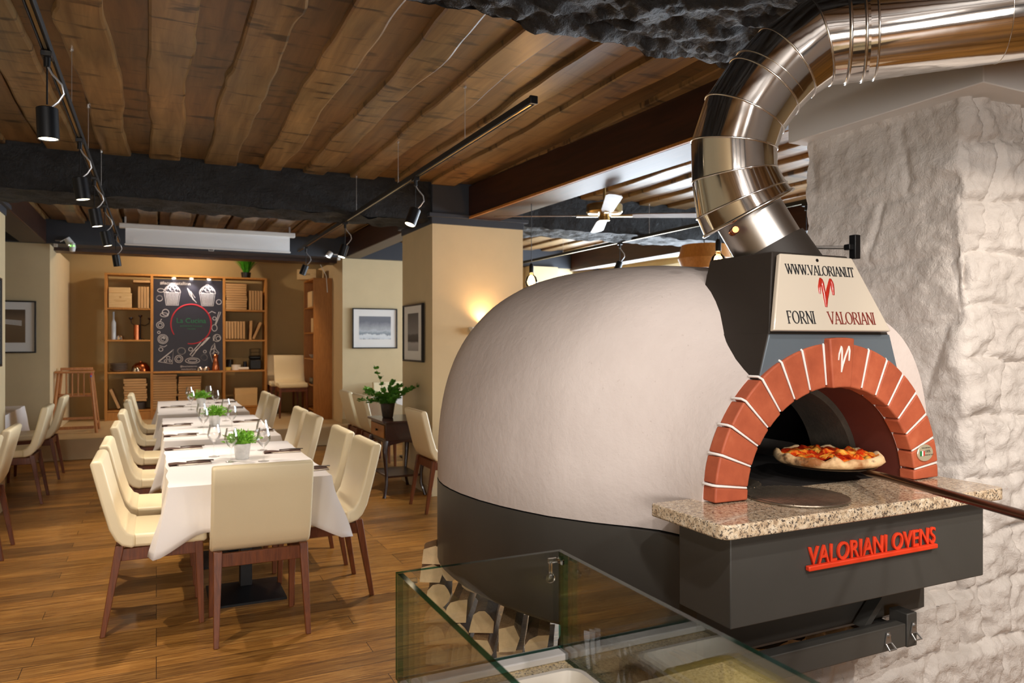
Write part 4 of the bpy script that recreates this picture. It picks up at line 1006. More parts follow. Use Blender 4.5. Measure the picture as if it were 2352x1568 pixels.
# ---------------------------------------------------------------- alcove bookcases
DX = [-.728, -.066, 1.04, 1.722]; BY0, BY1 = 13.5, 13.86; ZB = .28; ZTp = 2.60
bc = thing('bookcase', 'wide open oak bookcase on the platform with a chalk poster in its middle', 'bookcase', (0, BY0, ZB))
def bcb(*a): b = bm(); box(b, a[0], a[1], a[2] - BY0, a[3] - BY0, a[4] - ZB, a[5] - ZB); return b
for i, x in enumerate(DX): obj('upright', bcb(x - .02, x + .02, BY0, BY1, ZB, ZTp + .02), M['oakshelf'], bc, bevel=.002)
obj('top', bcb(DX[0] - .02, DX[3] + .02, BY0 + .001, BY1, ZTp + .021, ZTp + .05), M['oakshelf'], bc, bevel=.002)
obj('plinth', bcb(DX[0], DX[3], BY0 + .01, BY1, ZB, ZB + .13), M['oakshelf'], bc)
SZ = [2.08, 1.565, 1.045]
for (x0, x1), zs in (((DX[0], DX[1]), SZ + [.43]), ((DX[2], DX[3]), SZ + [.43]), ((DX[1], DX[2]), [1.045, .43])):
    for z in zs: obj('shelf', bcb(x0 + .021, x1 - .021, BY0 + .005, BY1, z - .014, z + .014), M['oakshelf'], bc, bevel=.002)
# poster
ps = thing('chalk_poster', 'dark chalk-style poster with red ring and food drawings in the bookcase', 'poster', (.487, 13.52, 1.06))
b = bm(); box(b, -.53, .53, -.008, .008, 0, 1.52); obj('board', b, M['poster'], ps)
b = bm()
for i in range(60):
    a0, a1 = R(-100 + 5.2 * i), R(-100 + 5.2 * (i + 1)); f0 = .5 + .5 * math.sin(math.pi * i / 60); w0 = .006 + .014 * f0
    tube(b, [(.04 + .31 * math.cos(a0), -.010, .78 + .33 * math.sin(a0)), (.04 + .31 * math.cos(a1), -.010, .78 + .33 * math.sin(a1))], w0 * .6, 5)
bmesh.ops.scale(b, vec=(1, .35, 1), verts=b.verts, space=Matrix.Translation((0, .010, 0))); obj('ring', b, M['red'], ps)
def ptxt(name, text, size, x, z, mat, sp=1.0): font_mesh(name, text, size, .0008, mat, ps, Matrix.Translation((x, -.0095, z)) @ VERT, 0, sp, 'CENTER')
ptxt('ring_text', 'La Cucina', .115, .04, .80, M['green']); ptxt('ring_text', 'RISTORANTE ITALIANO', .032, .04, .735, M['green']); ptxt('ring_text', 'TALLINN', .032, .04, .69, M['green'])
ptxt('hashtag', '#lacucinatallinn', .075, -.20, 1.43, M['chalk']); ptxt('web_text', '@lacucinarestoran', .034, 0, .065, M['chalk']); ptxt('web_text', 'www.lacucina.ee', .034, 0, .018, M['chalk'])
def chalk(paths, name='drawing', r=.0042):
    b = bm()
    for p in paths:
        if len(p) > 1: tube(b, [(x, 0, z) for x, z in p], r, 5)
    bmesh.ops.scale(b, vec=(1, .25, 1), verts=b.verts); bmesh.ops.translate(b, vec=(0, -.0092, 0), verts=b.verts); obj(name, b, M['chalk'], ps, smooth=0)
def circ(cx, cz, r, a0=0, a1=360, n=18, e=1): return [(cx + r * math.cos(R(a0 + (a1 - a0) * i / n)), cz + e * r * math.sin(R(a0 + (a1 - a0) * i / n))) for i in range(n + 1)]
for cx in (-.25, .29):   # muffins in paper cases
    P_ = [[(cx - .12, 1.30), (cx + .12, 1.30), (cx + .09, 1.09), (cx - .09, 1.09), (cx - .12, 1.30)], circ(cx, 1.30, .125, 0, 180, 14, 1.0), circ(cx, 1.34, .08, 0, 180, 12), circ(cx, 1.42, .03)]
    P_ += [[(cx + t * .115, 1.295), (cx + t * .088, 1.10)] for t in (-.8, -.6, -.4, -.2, 0, .2, .4, .6, .8)]
    P_ += [circ(cx + dx, 1.34 + dz, .035, 0, 300, 10) for dx, dz in ((-.07, 0), (0, .02), (.07, 0), (-.03, .05), (.04, .05))]
    chalk(P_)
chalk([circ(-.44, 1.20, .045, 0, 560, 26), circ(-.42, 1.33, .05, 20, 330, 14, .6), circ(.47, 1.16, .04, 0, 500, 20), [(-.02, 1.38), (.02, 1.26), (.12, 1.14), (.06, 1.20), (.04, 1.30), (-.02, 1.38)], [(0, 1.36), (.08, 1.18)], [(.03, 1.33), (.10, 1.22)]])
chalk([circ(-.37, .93, .06, 0, 360, 14, .55), circ(-.35, .97, .05, 0, 360, 14), circ(-.43, .76, .055), circ(-.43, .76, .03), [(-.43, .82), (-.41, .86)], circ(-.45, .64, .02), circ(-.39, .53, .075), circ(-.39, .53, .055), circ(-.39, .53, .03, 0, 300), circ(-.38, .55, .015), circ(-.42, .36, .03), [(-.44, .42), (-.37, .40), (-.33, .43)]])
chalk([[(-.46, .16), (-.23, .36), (-.25, .12), (-.46, .16)], [(-.44, .165), (-.25, .335)], circ(-.31, .22, .025), circ(-.35, .17, .02), circ(-.28, .17, .018), circ(-.11, .33, .06, 0, 700, 40, .9), circ(-.15, .20, .06), circ(-.15, .20, .035), circ(.06, .17, .11, 0, 360, 20, .42), circ(.06, .17, .07, 0, 360, 16, .35), circ(.03, .36, .03)])
chalk([[(.33, .56), (.25, .50), (.12, .34), (.05, .24), (.02, .27), (.10, .37), (.22, .52), (.33, .56)], [(.10, .33), (.14, .37)], [(.31, .54), (.20, .42)]], r=.006)
chalk([circ(.40, .72, .042, 0, 360, 16, 1.3), [(.42, .77), (.48, .93), (.50, .99), (.47, .99), (.44, .87), (.41, .78)], circ(.44, .55, .06, 0, 360, 16), circ(.46, .54, .035, 0, 400), [(.38, .50), (.42, .60)], circ(.40, .88, .03, 0, 360, 6), [(.30, .96), (.36, 1.0), (.42, .97)]])
chalk([[(.37, .14), (.33, .30), (.36, .40), (.40, .46), (.42, .36), (.47, .30), (.41, .20), (.37, .14)], [(.38, .16), (.40, .42)], [(.36, .28), (.40, .32), (.45, .30)], [(.35, .35), (.40, .38)], circ(.24, .22, .05, 0, 720, 24), circ(.25, .32, .025, 0, 360, 6)])
for i, x in enumerate((.26, .53, .80)):
    t = thing('spotlight', 'small %s LED puck lamp over the chalk poster' % ('left', 'middle', 'right')[i], 'lamp', (x, 13.47, 2.60), 0, 'puck lamps over the chalk poster')
    b = bm(); lathe(b, [(0, -.012), (.032, -.012), (.036, -.004), (.036, .012), (0, .012)], seg=20); obj('housing', b, M['white'], t)
    b = bm(); lathe(b, [(0, -.016), (.026, -.0125), (.026, -.012)], seg=20); obj('lamp_glow', b, M['ledw'], t)
    spot('poster_led', (x, 13.40, 2.58), (x, 13.52, 1.5), 7, 5500, 110, .8, .02)
# pizza boxes (flat cardboard) : vertical piles and upright rows
b = bm(); box(b, -.165, .165, -.165, .165, 0, .036); pbox = obj('pizza_box', b, M['card'], bevel=.003); pbox_used = [False]
def pizzabox(x, y, z, rot, label, group, sx=1.0, sz=1.0):
    o = pbox if not pbox_used[0] else pbox.copy()
    if pbox_used[0]: COL.objects.link(o)
    pbox_used[0] = True; o.location = (x, y, z); o.rotation_euler = rot; o.scale = (sx, 1, sz); tag(o, label, 'box', group)
NO = ['lowest', 'second', 'third', 'fourth', 'fifth', 'sixth', 'seventh', 'eighth', 'ninth', 'tenth', 'eleventh', 'twelfth', 'thirteenth', 'fourteenth']
rp = random.Random(3)
def pile(x, y, z, n, nm, sx, dz=.039):
    for i in range(n): pizzabox(x + rp.uniform(-.008, .008), y, z + i * dz, (0, 0, R(rp.uniform(-2, 2))), 'flat pizza box, %s from the bottom, %s' % (NO[i], nm), 'pizza boxes in the bookcase', sx)
pile(.125, 13.67, .446, 14, 'left pile below the poster', 1.08, .0405)
pile(.50, 13.67, .446, 13, 'middle pile below the poster', 1.05, .0405)
pile(-.31, 13.67, .58, 9, 'pile in lower left compartment', 1.0, .041)
pile(1.235, 13.67, 2.096, 11, 'pile in upper right compartment', 1.02, .0405)
def upright(xs, z, nm, lean=0, h=.33, sc=1):
    for i, x in enumerate(xs): pizzabox(x, 13.67, z + .165, (0, R(90) + lean, 0), 'pizza box on edge, %s from left, %s' % (NO[i] if i else 'first', nm), 'pizza boxes in the bookcase', sc)
upright([1.445 + .045 * i for i in range(5)], 2.096, 'beside the upper right pile')
upright([1.065 + .046 * i for i in range(7)], 1.58, 'in the second right compartment', 0, sc=.9)
upright([1.455], 1.58, 'standing alone after the row', R(3), sc=1.0)
pizzabox(1.56, 13.67, 1.58 + .165, (0, R(90) + R(24), 0), 'cardboard pizza box leaning diagonally against its neighbour', 'pizza boxes in the bookcase', .95)
upright([-.27 + .042 * i for i in range(4)], 2.096, 'beside the upper left wine crate', 0, sc=1.1)
pizzabox(-.20, 13.67, 2.51, (0, 0, R(3)), 'flat pizza box on top of the upright ones, upper left', 'pizza boxes in the bookcase', .9)
pizzabox(-.62, 13.66, .46 + .16, (0, R(90) - R(22), 0), 'cardboard pizza box leaning in the lower left compartment', 'pizza boxes in the bookcase', 1.0)
def crate(name, x, y, z, sx, sy, sz, rz, label, cat='box', mat='crate', text=None):
    t = thing(name, label, cat, (x, y, z), rz); b = bm(); box(b, -sx / 2, sx / 2, -sy / 2, sy / 2, 0, sz); obj('body', b, M[mat], t, bevel=.003)
    if text: font_mesh('print', text, min(.05, sz * .26), .0006, M['napkin'], t, Matrix.Translation((0, -sy / 2 - .0005, sz * .4)) @ VERT, 0, 1, 'CENTER')
    return t
t = crate('wine_crate', -.525, 13.66, 2.096, .33, .26, .235, 0, 'pale wooden wine crate in the upper left compartment')
b = bm(); box(b, -.09, .09, -.1315, -.1305, .115, .122); box(b, -.07, .07, -.1315, -.1305, .098, .104); lathe(b, [(0, 0), (.016, 0), (.016, .001), (0, .001)], seg=12, m=Matrix.Translation((0, -.1305, .17)) @ VERT); obj('print', b, M['card'], t)
crate('wine_crate', -.53, 13.67, 2.334, .31, .24, .09, R(-3), 'small flat wooden crate lying on the wine crate')
crate('shipping_box', 1.40, 13.66, .444, .36, .28, .20, 0, 'plain cardboard box in the lower right compartment', mat='cardlight')
crate('shipping_box', 1.40, 13.68, .645, .37, .26, .10, 0, 'second cardboard box on top of the lower right one', mat='cardlight')
def lath(name, prof, x, y, z, mat, label, cat, seg=24, cz=None):
    b = bm(); lathe(b, prof, seg=seg); o = obj(name, b, M[mat], smooth=50, loc=(x, y, z)); return tag(o, label, cat)
lath('bottle', [(0, 0), (.035, 0), (.036, .01), (.036, .27), (.014, .33), (.014, .45), (0, .45)], -.625, 13.62, 1.580, 'bottle', 'tall frosted bottle in the left compartment below the crate', 'bottle')
lath('dome_lid', [(0, .075), (.03, .07), (.05, .045), (.055, .0)], -.53, 13.62, 1.581, 'chrome', 'small shiny dome lid beside the tall bottle', 'lid')
lath('candle', [(0, 0), (.045, 0), (.045, .24), (0, .24)], -.29, 13.64, 1.580, 'copper', 'thick copper-coloured pillar before the candelabrum', 'candle')
t = thing('candelabrum', 'dark wrought candelabrum on the left shelf', 'candle holder', (-.24, 13.74, 1.580)); b = bm()
lathe(b, [(0, 0), (.06, 0), (.06, .01), (.012, .02), (.01, .38), (0, .38)], seg=14)
for s in (-1, 1): tube(b, [(0, 0, .25), (s * .07, 0, .23), (s * .13, 0, .27), (s * .14, 0, .33)], .007, 8)
obj('stem', b, M['mahog'], t); 
for x in (-.14, 0, .14): b = bm(); lathe(b, [(0, 0), (.015, 0), (.03, .02), (.03, .035), (0, .03)], (x, 0, .33 if x else .37), 14); obj('cup', b, M['mahog'], t)
for i in range(5):
    b = bm(); lathe(b, [(0, 0), (.08, 0), (.135, .03), (.14, .034), (.13, .034), (0, .008)], seg=28); tag(obj('serving_bowl', b, M['plateg'], loc=(-.555, 13.66, 1.060 + i * .026)), 'grey bowl, %s in the stack on the left shelf' % NO[i], 'bowl', 'stacked bowls on the left shelf')
lath('serving_dome', [(0, .15), (.02, .165), (.02, .15), (.08, .135), (.13, .08), (.145, 0)], -.23, 13.70, 1.060, 'copper', 'large reflective serving dome on the left shelf', 'dome')
lath('serving_dome', [(0, .085), (.04, .075), (.065, .04), (.07, 0)], -.29, 13.60, 1.0602, 'chrome', 'small silver dome in front of the large serving dome', 'dome')
for i in range(6):
    b = bm(); lathe(b, [(0, 0), (.10, 0), (.15, .012), (.15, .016), (0, .006)], seg=28); tag(obj('dinner_plate', b, M['plateg'], loc=(-.30, 13.67, .444 + i * .0185)), 'grey plate, %s in the stack under the lower left pizza boxes' % NO[i], 'plate', 'stacked plates in the bookcase')
# shelf below the poster edge: jug and domes ; right compartment oddments
lath('copper_jug', [(0, 0), (.06, 0), (.065, .02), (.045, .14), (.035, .2), (.045, .25), (.02, .28), (0, .29)], .90, 13.45 + .05, 1.060, 'copper', 'copper jug in front of the poster, lower right corner', 'jug').location.y = 13.43
for i, x in enumerate((.66, .76)):
    lath('cloche', [(0, .075), (.03, .07), (.05, .04), (.055, 0)], x, 13.43, 1.060, 'chrome', 'small shiny cloche under the poster, %s one' % ('left', 'right')[i], 'lid')
obj('shelf_lip', bcb(DX[1] + .022, DX[2] - .022, BY0 - .14, BY0 + .004, 1.031, 1.059), M['oakshelf'], bc, bevel=.002)
lath('storage_tin', [(0, 0), (.08, 0), (.08, .09), (0, .09)], 1.24, 13.62, 1.060, 'ceramic', 'white round tin on the right shelf', 'tin')
lath('glass_jar', [(.0, 0), (.06, 0), (.06, .16), (.05, .18)], 1.145, 13.70, 1.060, 'blackpl', 'dark jar at the left of the right shelf', 'jar')
lath('bread_basket', [(0, 0), (.05, 0), (.065, .05), (.06, .05), (0, .02)], 1.10, 13.58, 1.060, 'cheese', 'small yellow basket at the front of the right shelf', 'basket')
b = bm(); tube(b, [(1.27, 13.56, 1.085), (1.44, 13.56, 1.085)], .024, 12); tag(obj('paper_roll', b, M['ceramic']), 'white paper roll lying on the right shelf', 'roll')
t = thing('coffee_machine', 'black coffee machine in the right bookcase compartment', 'machine', (1.56, 13.68, 1.060)); b = bm(); box(b, -.10, .10, -.10, .1, 0, .18); box(b, -.10, .10, -.0, .1, .18, .24); obj('body', b, M['blackpl'], t, bevel=.02); b = bm(); 
for z in (.24, .30, .36):
    tube(b, [(-.08, -.08, z), (.08, -.08, z), (.08, .08, z), (-.08, .08, z)], .004, 6, closed=True)
for x, y in ((-.08, -.08), (.08, -.08), (.08, .08), (-.08, .08)): tube(b, [(x, y, .2), (x, y, .36)], .004, 6)
obj('cup_rail', b, M['black'], t)
lath('green_bottle', [(0, 0), (.03, 0), (.03, .14), (0, .14)], 1.40, 13.74, 1.060, 'poster', 'dark bottle between tin and coffee machine', 'bottle')
# plant on top of the bookcase
t = thing('potted_grass', 'artificial grass plant in a black pot on the bookcase', 'potted plant', (1.41, 13.68, 2.650)); b = bm(); lathe(b, [(0, 0), (.07, 0), (.085, .10), (.08, .10), (0, .09)], seg=20); obj('pot', b, M['blackpl'], t)
b = bm(); rg = random.Random(4)
for i in range(620):
    a = rg.uniform(0, 6.28); lean = rg.uniform(.0, .62); L = rg.uniform(.26, .38); p = Vector((rg.uniform(-.04, .04), rg.uniform(-.04, .04), .09)); sd = Vector((-math.sin(a), math.cos(a), 0)) * .006; L0 = None
    for j in range(5):
        q = p + Vector((math.cos(a) * math.sin(lean + .12 * j), math.sin(a) * math.sin(lean + .12 * j), math.cos(lean + .12 * j))) * L / 4; w_ = 1 - j / 4.4
        nv = (b.verts.new(p - sd * w_), b.verts.new(p + sd * w_))
        if L0: b.faces.new((L0[0], L0[1], nv[1], nv[0]))
        L0 = nv; p = q
obj('foliage', b, M['grass'], t, smooth=0, recalc=False)
# second bookcase, side on
b2 = thing('bookcase', 'tall brown bookcase standing side-on at the right of the platform', 'bookcase', (2.44, 12.9, .28))
def b2b(*a): b = bm(); box(b, a[0] - 2.44, a[1] - 2.44, a[2] - 12.9, a[3] - 12.9, a[4] - .28, a[5] - .28); return b
obj('side_panel', b2b(2.30, 2.60, 12.25, 12.28, .28, 2.56), M['brownshelf'], b2); obj('side_panel', b2b(2.30, 2.60, 13.1, 13.13, .28, 2.56), M['brownshelf'], b2)
obj('back_panel', b2b(2.58, 2.60, 12.281, 13.099, .28, 2.56), M['brownshelf'], b2); obj('top', b2b(2.30, 2.60, 12.25, 13.13, 2.561, 2.585), M['brownshelf'], b2)
for z in (2.10, 1.68, 1.25, .82, .42): obj('shelf', b2b(2.305, 2.579, 12.281, 13.099, z, z + .022), M['brownshelf'], b2)
crate('wine_crate', 2.33, 12.75, 2.586, .34, .25, .17, R(-35), 'wooden wine crate on top of the brown bookcase', text='VIGNA')
crate('wine_box', 2.44, 12.8, 2.123, .20, .4, .27, 0, 'pale box on the top shelf of the brown bookcase', mat='cardlight')
crate('wine_box', 2.46, 12.7, 1.703, .18, .3, .24, 0, 'pale box on the second shelf of the brown bookcase', mat='cardlight')
crate('radio', 2.42, 12.7, .843, .16, .3, .10, 0, 'small black device on a low shelf of the brown bookcase', 'device', 'blackpl')
lath('plate_stack', [(0, 0), (.09, 0), (.12, .06), (0, .06)], 2.44, 12.75, 1.273, 'plateg', 'grey dishes on the third shelf of the brown bookcase', 'dish')
b = bm(); tube(b, [(2.3, 12.2, 2.95), (2.40, 12.21, 2.8), (2.50, 12.23, 2.62), (2.52, 12.235, 2.35)], .006, 6); tag(obj('cable', b, M['white']), 'white cable hanging down to the brown bookcase', 'cable')

# ---------------------------------------------------------------- projector screen
sc = thing('projector_screen', 'half-retracted white projector screen under the ceiling in front of the alcove', 'screen', (.65, 10.5, 2.76))
b = bm(); box(b, -1.07, 1.07, -.03, .06, .215, .275); obj('housing', b, M['white'], sc, bevel=.008)
b = bm(); hexa(b, [(-1.0, .005, .02), (1.0, .005, .02), (1.0, .008, .02), (-1.0, .008, .02), (-1.0, .0, .22), (1.0, .0, .22), (1.0, .003, .22), (-1.0, .003, .22)]); obj('fabric', b, M['screenw'], sc)
b = bm(); box(b, -1.01, 1.01, -.008, .016, .0, .022); obj('bottom_bar', b, M['white'], sc, bevel=.003)
b = bm(); tube(b, [(-.03, .0, .0), (-.03, .0, -.02), (.03, .0, -.02), (.03, 0, 0)], .004, 6); obj('pull_handle', b, M['white'], sc)
b = bm()
for x in (-1.0, 1.0): box(b, x - .01, x + .01, .0, .02, .27, .36)
obj('bracket', b, M['alu'], sc)

# ---------------------------------------------------------------- lighting tracks and spotlights
def track(name, x, y0, y1, label):
    t = thing(name, label, 'lighting track', (x, (y0 + y1) / 2, 2.75)); h = (y1 - y0) / 2
    b = bm(); box(b, -.018, .018, -h, h, .006, .036); box(b, -.018, -.012, -h, h, 0, .006); box(b, .012, .018, -h, h, 0, .006); obj('rail', b, M['railblack'], t, bevel=.002)
    b = bm(); box(b, -.006, .006, -h + .02, h - .02, .001, .0055); obj('conductor', b, M['brass'], t)
    b = bm(); box(b, -.021, .021, -h - .02, -h, -.002, .038); obj('end_cap', b, M['black'], t, bevel=.003)
    return t
def wires(t, ys_, x):
    for y in ys_:
        b = bm(); dy = y - t.location.y; tube(b, [(0, dy, .036), (0, dy, .375)], .002, 6); lathe(b, [(0, .05), (.005, .05), (.008, .036), (0, .036)], (0, dy, 0), 10); lathe(b, [(.0, .372), (.008, .36), (.008, .385), (0, .385)], (0, dy, 0), 10); obj('suspension_wire', b, M['alu'], t)
tl = track('lighting_track', -.41, 1.2, 10.2, 'long black ceiling track on the left with five spotlights'); wires(tl, (2.0, 4.62, 5.7, 7.0), 0)
tr = track('lighting_track', 1.715, 3.34, 10.2, 'shorter black ceiling track ending in mid-ceiling above the oven side'); wires(tr, (4.25, 5.65, 7.0), 0)
t3 = track('lighting_track', 5.1, 3.2, 10.9, 'black ceiling track in the right-hand room behind the fan'); wires(t3, (5.2, 7.0, 9.0), 0)
def spotlight(x, y, label, drop=.29, tilt=(0, 0), watt=30, ang=72, k=4500, size=1.0, real=True, z=2.75):
    t = thing('track_spotlight', label, 'spotlight', (x, y, z), 0, 'black cylinder spotlights')
    b = bm(); box(b, -.02, .02, -.035, .035, -.022, 0); lathe(b, [(0, -.06), (.013, -.06), (.013, -.02), (0, -.02)], seg=14); obj('adapter', b, M['black'], t, bevel=.002)
    b = bm(); tube(b, [(0, 0, -.06), (0, 0, -drop + .085)], .0035, 8); obj('rod', b, M['black'], t)
    b = bm(); tube(b, [(.004, 0, -.06), (.02, -.01, -.09), (.055, -.015, -.13), (.062, -.01, -.165), (.04, 0, -drop + .10), (.015, 0, -drop + .075)], .0045, 8); obj('cable', b, M['cable'], t)
    mr = Matrix.Translation((0, 0, -drop + .07)) @ Matrix.Rotation(tilt[0], 4, 'X') @ Matrix.Rotation(tilt[1], 4, 'Y') @ Matrix.Scale(size, 4)
    b = bm(); lathe(b, [(0, .0), (.038, .0), (.041, -.003), (.041, -.128), (.038, -.130), (.037, -.128), (.036, -.124), (0, -.124)], seg=28, m=mr); h_ = obj('lamp_head', b, M['lampblack'], t)
    b = bm(); lathe(b, [(0, -.1275), (.034, -.1265), (.035, -.1245), (0, -.1245)], seg=24, m=mr); obj('lamp_glow', b, M['led'], h_)
    p = mr @ Vector((0, 0, -.14)); d = (mr.to_3x3() @ Vector((0, 0, -1)))
    w0 = Vector((x, y, z))
    spot('track_spot_light', w0 + p, w0 + p + d, watt, k, ang, .5, .022)
LT = -.41
for i, (y, tx, ty) in enumerate(((3.62, .0, -.04), (5.08, .0, -.14), (6.22, .02, -.16), (7.45, .03, -.2), (9.40, .15, -.15))):
    spotlight(LT, y, '%s of the five black spotlights on the left track' % ('nearest', 'second nearest', 'middle', 'second farthest', 'farthest')[i], .30, (tx, ty), (60, 68, 66, 62, 40)[i])
for i, (y, tx, ty) in enumerate(((5.22, -.12, .38), (7.47, -.05, .30), (9.65, .1, .35))):
    spotlight(1.715, y, '%s of the three black spotlights on the right track' % ('nearest', 'middle', 'farthest')[i], .30, (tx, ty), (70, 68, 46)[i])
spotlight(5.1, 7.6, 'black spotlight hanging below the fan in the right-hand room', .30, (0, .4), 30)
spotlight(5.1, 4.72, 'black spotlight seen right of the flue pipe', .36, (0, .1), 20, size=1.2)
# white clip spots on the alcove jambs
for x, s, lab in ((-1.20, 1, 'left'), (2.53, -1, 'right')):
    t = thing('wall_spotlight', 'small white spotlight on the %s alcove edge' % lab, 'spotlight', (x, 11.42, 2.86), 0, 'white spotlights of the alcove')
    b = bm(); box(b, -.02, .02, -.0, .06, -.06, .08); obj('bracket', b, M['white'], t); b = bm(); tube(b, [(0, -.01, .02), (s * .09, -.03, .02)], .012, 8); obj('arm', b, M['alu'], t)
    mr = Matrix.Translation((s * .13, -.03, .05)) @ Matrix.Rotation(R(-35) * s, 4, 'Y'); b = bm(); lathe(b, [(0, 0), (.04, 0), (.045, -.09), (.04, -.09), (0, -.08)], seg=20, m=mr); h_ = obj('lamp_head', b, M['white'], t)
    b = bm(); lathe(b, [(0, -.087), (.036, -.087), (.036, -.085), (0, -.085)], seg=20, m=mr); obj('lamp_glow', b, M['ledw'], h_)
    p = Vector((x, 11.42, 2.86)) + mr @ Vector((0, 0, -.11)); spot('alcove_spot', p, p + mr.to_3x3() @ Vector((.0, .35, -1)), 45, 3000, 90, .7)
point('alcove_fill_light', (.4, 13.0, 2.99), 30, 3500, .05)  # added fill hidden behind the beam to brighten the alcove; no fixture there
t = thing('security_camera', 'little white device with green lights on the alcove beam', 'camera', (-1.0, 11.36, 2.80)); b = bm(); lathe(b, [(0, -.07), (.03, -.06), (.04, 0), (.03, .05), (0, .06)], seg=16); obj('body', b, M['white'], t)
for x in (-.02, .02): b = bm(); lathe(b, [(0, 0), (.008, 0), (0, .004)], seg=8, m=Matrix.Translation((x, -.041, .01)) @ VERT); obj('status_light', b, M['ledgreen'], t)
b = bm(); tube(b, [(-.02, 0, .05), (-.08, 0, .10), (-.14, .0, .06)], .006, 6); obj('cable', b, M['white'], t)

# ---------------------------------------------------------------- pictures
def photo_mat(name, kind):
    a = NT(name); a.b.inputs['Roughness'].default_value = .5; co = a.coords()
    sp = a.n('ShaderNodeSeparateXYZ'); a.l(co, sp.inputs[0]); nz = a.noise(co, 9, 6, .65)
    def math_(op, x, y): m = a.n('ShaderNodeMath', operation=op); [a.l(v, m.inputs[i]) if hasattr(v, 'is_linked') else setattr(m.inputs[i], 'default_value', v) for i, v in enumerate((x, y))]; return m.outputs[0]
    zz = math_('ADD', sp.outputs[2], math_('MULTIPLY', nz, .16 if kind == 'mountain' else .05))
    if kind == 'mountain': st = [(0, (.16, .19, .22, 1)), (.20, (.10, .12, .14, 1)), (.24, (.62, .66, .70, 1)), (.40, (.75, .78, .8, 1)), (.46, (.22, .26, .30, 1)), (.60, (.5, .54, .58, 1)), (.62, (.42, .44, .47, 1)), (1, (.16, .17, .2, 1))]; sc_ = 1 / .36
    elif kind == 'canal': st = [(0, (.30, .30, .31, 1)), (.25, (.45, .45, .46, 1)), (.3, (.05, .05, .05, 1)), (.45, (.08, .08, .08, 1)), (.5, (.25, .25, .26, 1)), (1, (.10, .10, .11, 1))]; sc_ = 1 / .42
    else: st = [(0, (.16, .10, .05, 1)), (.5, (.20, .13, .07, 1)), (.75, (.22, .15, .09, 1)), (1, (.12, .08, .05, 1))]; sc_ = 1 / .42
    a.l(a.ramp(math_('MULTIPLY', zz, sc_), st), a.b.inputs['Base Color'])
    return a.m
def picture(loc, rz, w_, h_, pw, ph, kind, label):
    t = thing('framed_picture', label, 'picture', loc, rz); b = bm(); f = .018
    for x0, x1, z0, z1 in ((-w_ / 2, w_ / 2, 0, f), (-w_ / 2, w_ / 2, h_ - f, h_), (-w_ / 2, -w_ / 2 + f, f, h_ - f), (w_ / 2 - f, w_ / 2, f, h_ - f)): box(b, x0, x1, -.03, 0, z0, z1)
    obj('frame', b, M['frame'], t, bevel=.002)
    b = bm(); box(b, -w_ / 2 + f, w_ / 2 - f, -.014, -.004, f, h_ - f); obj('mat_board', b, M['matt'], t)
    b = bm(); box(b, -pw / 2, pw / 2, -.0006, .0, 0, ph); p = obj('print', b, photo_mat('photo_' + kind, kind), t, loc=(0, -.0145, (h_ - ph) / 2 + .01))
    if kind == 'bridge':
        b = bm(); box(b, -.32, -.22, -.001, 0, .06, .26)
        for k_ in range(5): tube(b, [(-.2, 0, .28 + k_ * .014), (-.05, 0, .33 + k_ * .012), (.2, 0, .30 + k_ * .014)], .004, 5)
        bmesh.ops.scale(b, vec=(1, .1, 1), verts=b.verts); bmesh.ops.translate(b, vec=(0, -.0155, .06), verts=b.verts); obj('pale_motif', b, M['matt'], t)
    return t
picture((3.105, 11.482, 1.44), 0, .72, .63, .51, .36, 'mountain', 'landscape photograph of snowy mountains in black frame on the bay wall')
picture((2.478, 7.58, 1.335), -R(90), .66, .61, .36, .40, 'canal', 'framed photograph of a canal on the side of the cream pillar')
picture((-1.78, 11.482, 1.40), 0, .72, .68, .48, .43, 'bridge', 'framed sepia photograph on the far left wall')
picture((-1.262, 7.62, 1.33), R(90), .55, .78, .36, .5, 'canal2', 'dark framed picture cut by the left picture edge on the left pillar')

# ---------------------------------------------------------------- mahogany desk with plant
dk = thing('side_table', 'small dark mahogany side table with one drawer and curved legs', 'side table', (2.31, 7.95, 0))
DXs, DYs = .15, .0
b = bm(); box(b, -.13, .17, -.81, .09, .705, .725)
bmesh.ops.delete(b, geom=b.verts, context='VERTS')
# table stands against the pillar's side: top 0.45 wide (x 2.03..2.47), y 7.14..7.75
dk.location = (2.25, 7.45, 0)
b = bm(); prism(b, rrect(-.235, .215, -.32, .32, .03), .022, Matrix.Translation((0, 0, .738))); obj('tabletop', b, M['mahog'], dk, bevel=.005)
b = bm(); box(b, -.20, .19, -.28, .28, .56, .737); prism(b, [(-.28, .56), (.28, .56), (.28, .50), (.22, .52), (.12, .545), (.05, .53), (0, .515), (-.05, .53), (-.12, .545), (-.22, .52), (-.28, .50)], .016, Matrix(((0, 0, 1, -.20), (1, 0, 0, 0), (0, 1, 0, 0), (0, 0, 0, 1))))
prism(b, [(-.20, .56), (.19, .56), (.19, .50), (.14, .52), (.0, .545), (-.14, .52), (-.20, .50)], .016, Matrix(((1, 0, 0, 0), (0, 0, -1, -.262), (0, 1, 0, 0), (0, 0, 0, 1)))); obj('body', b, M['mahog'], dk, bevel=.003)
b = bm(); box(b, -.213, -.20, -.24, .24, .585, .715); dr_ = obj('drawer', b, M['brownshelf'], dk, bevel=.004); b = bm(); tube(b, [(-.213, 0, .65), (-.228, 0, .65)], [.006, .014], 12); box(b, -.216, -.212, -.035, .035, .642, .658); obj('knob', b, M['black'], dr_)  # drawer front's lit orange is put into its colour, lighter than the mahogany
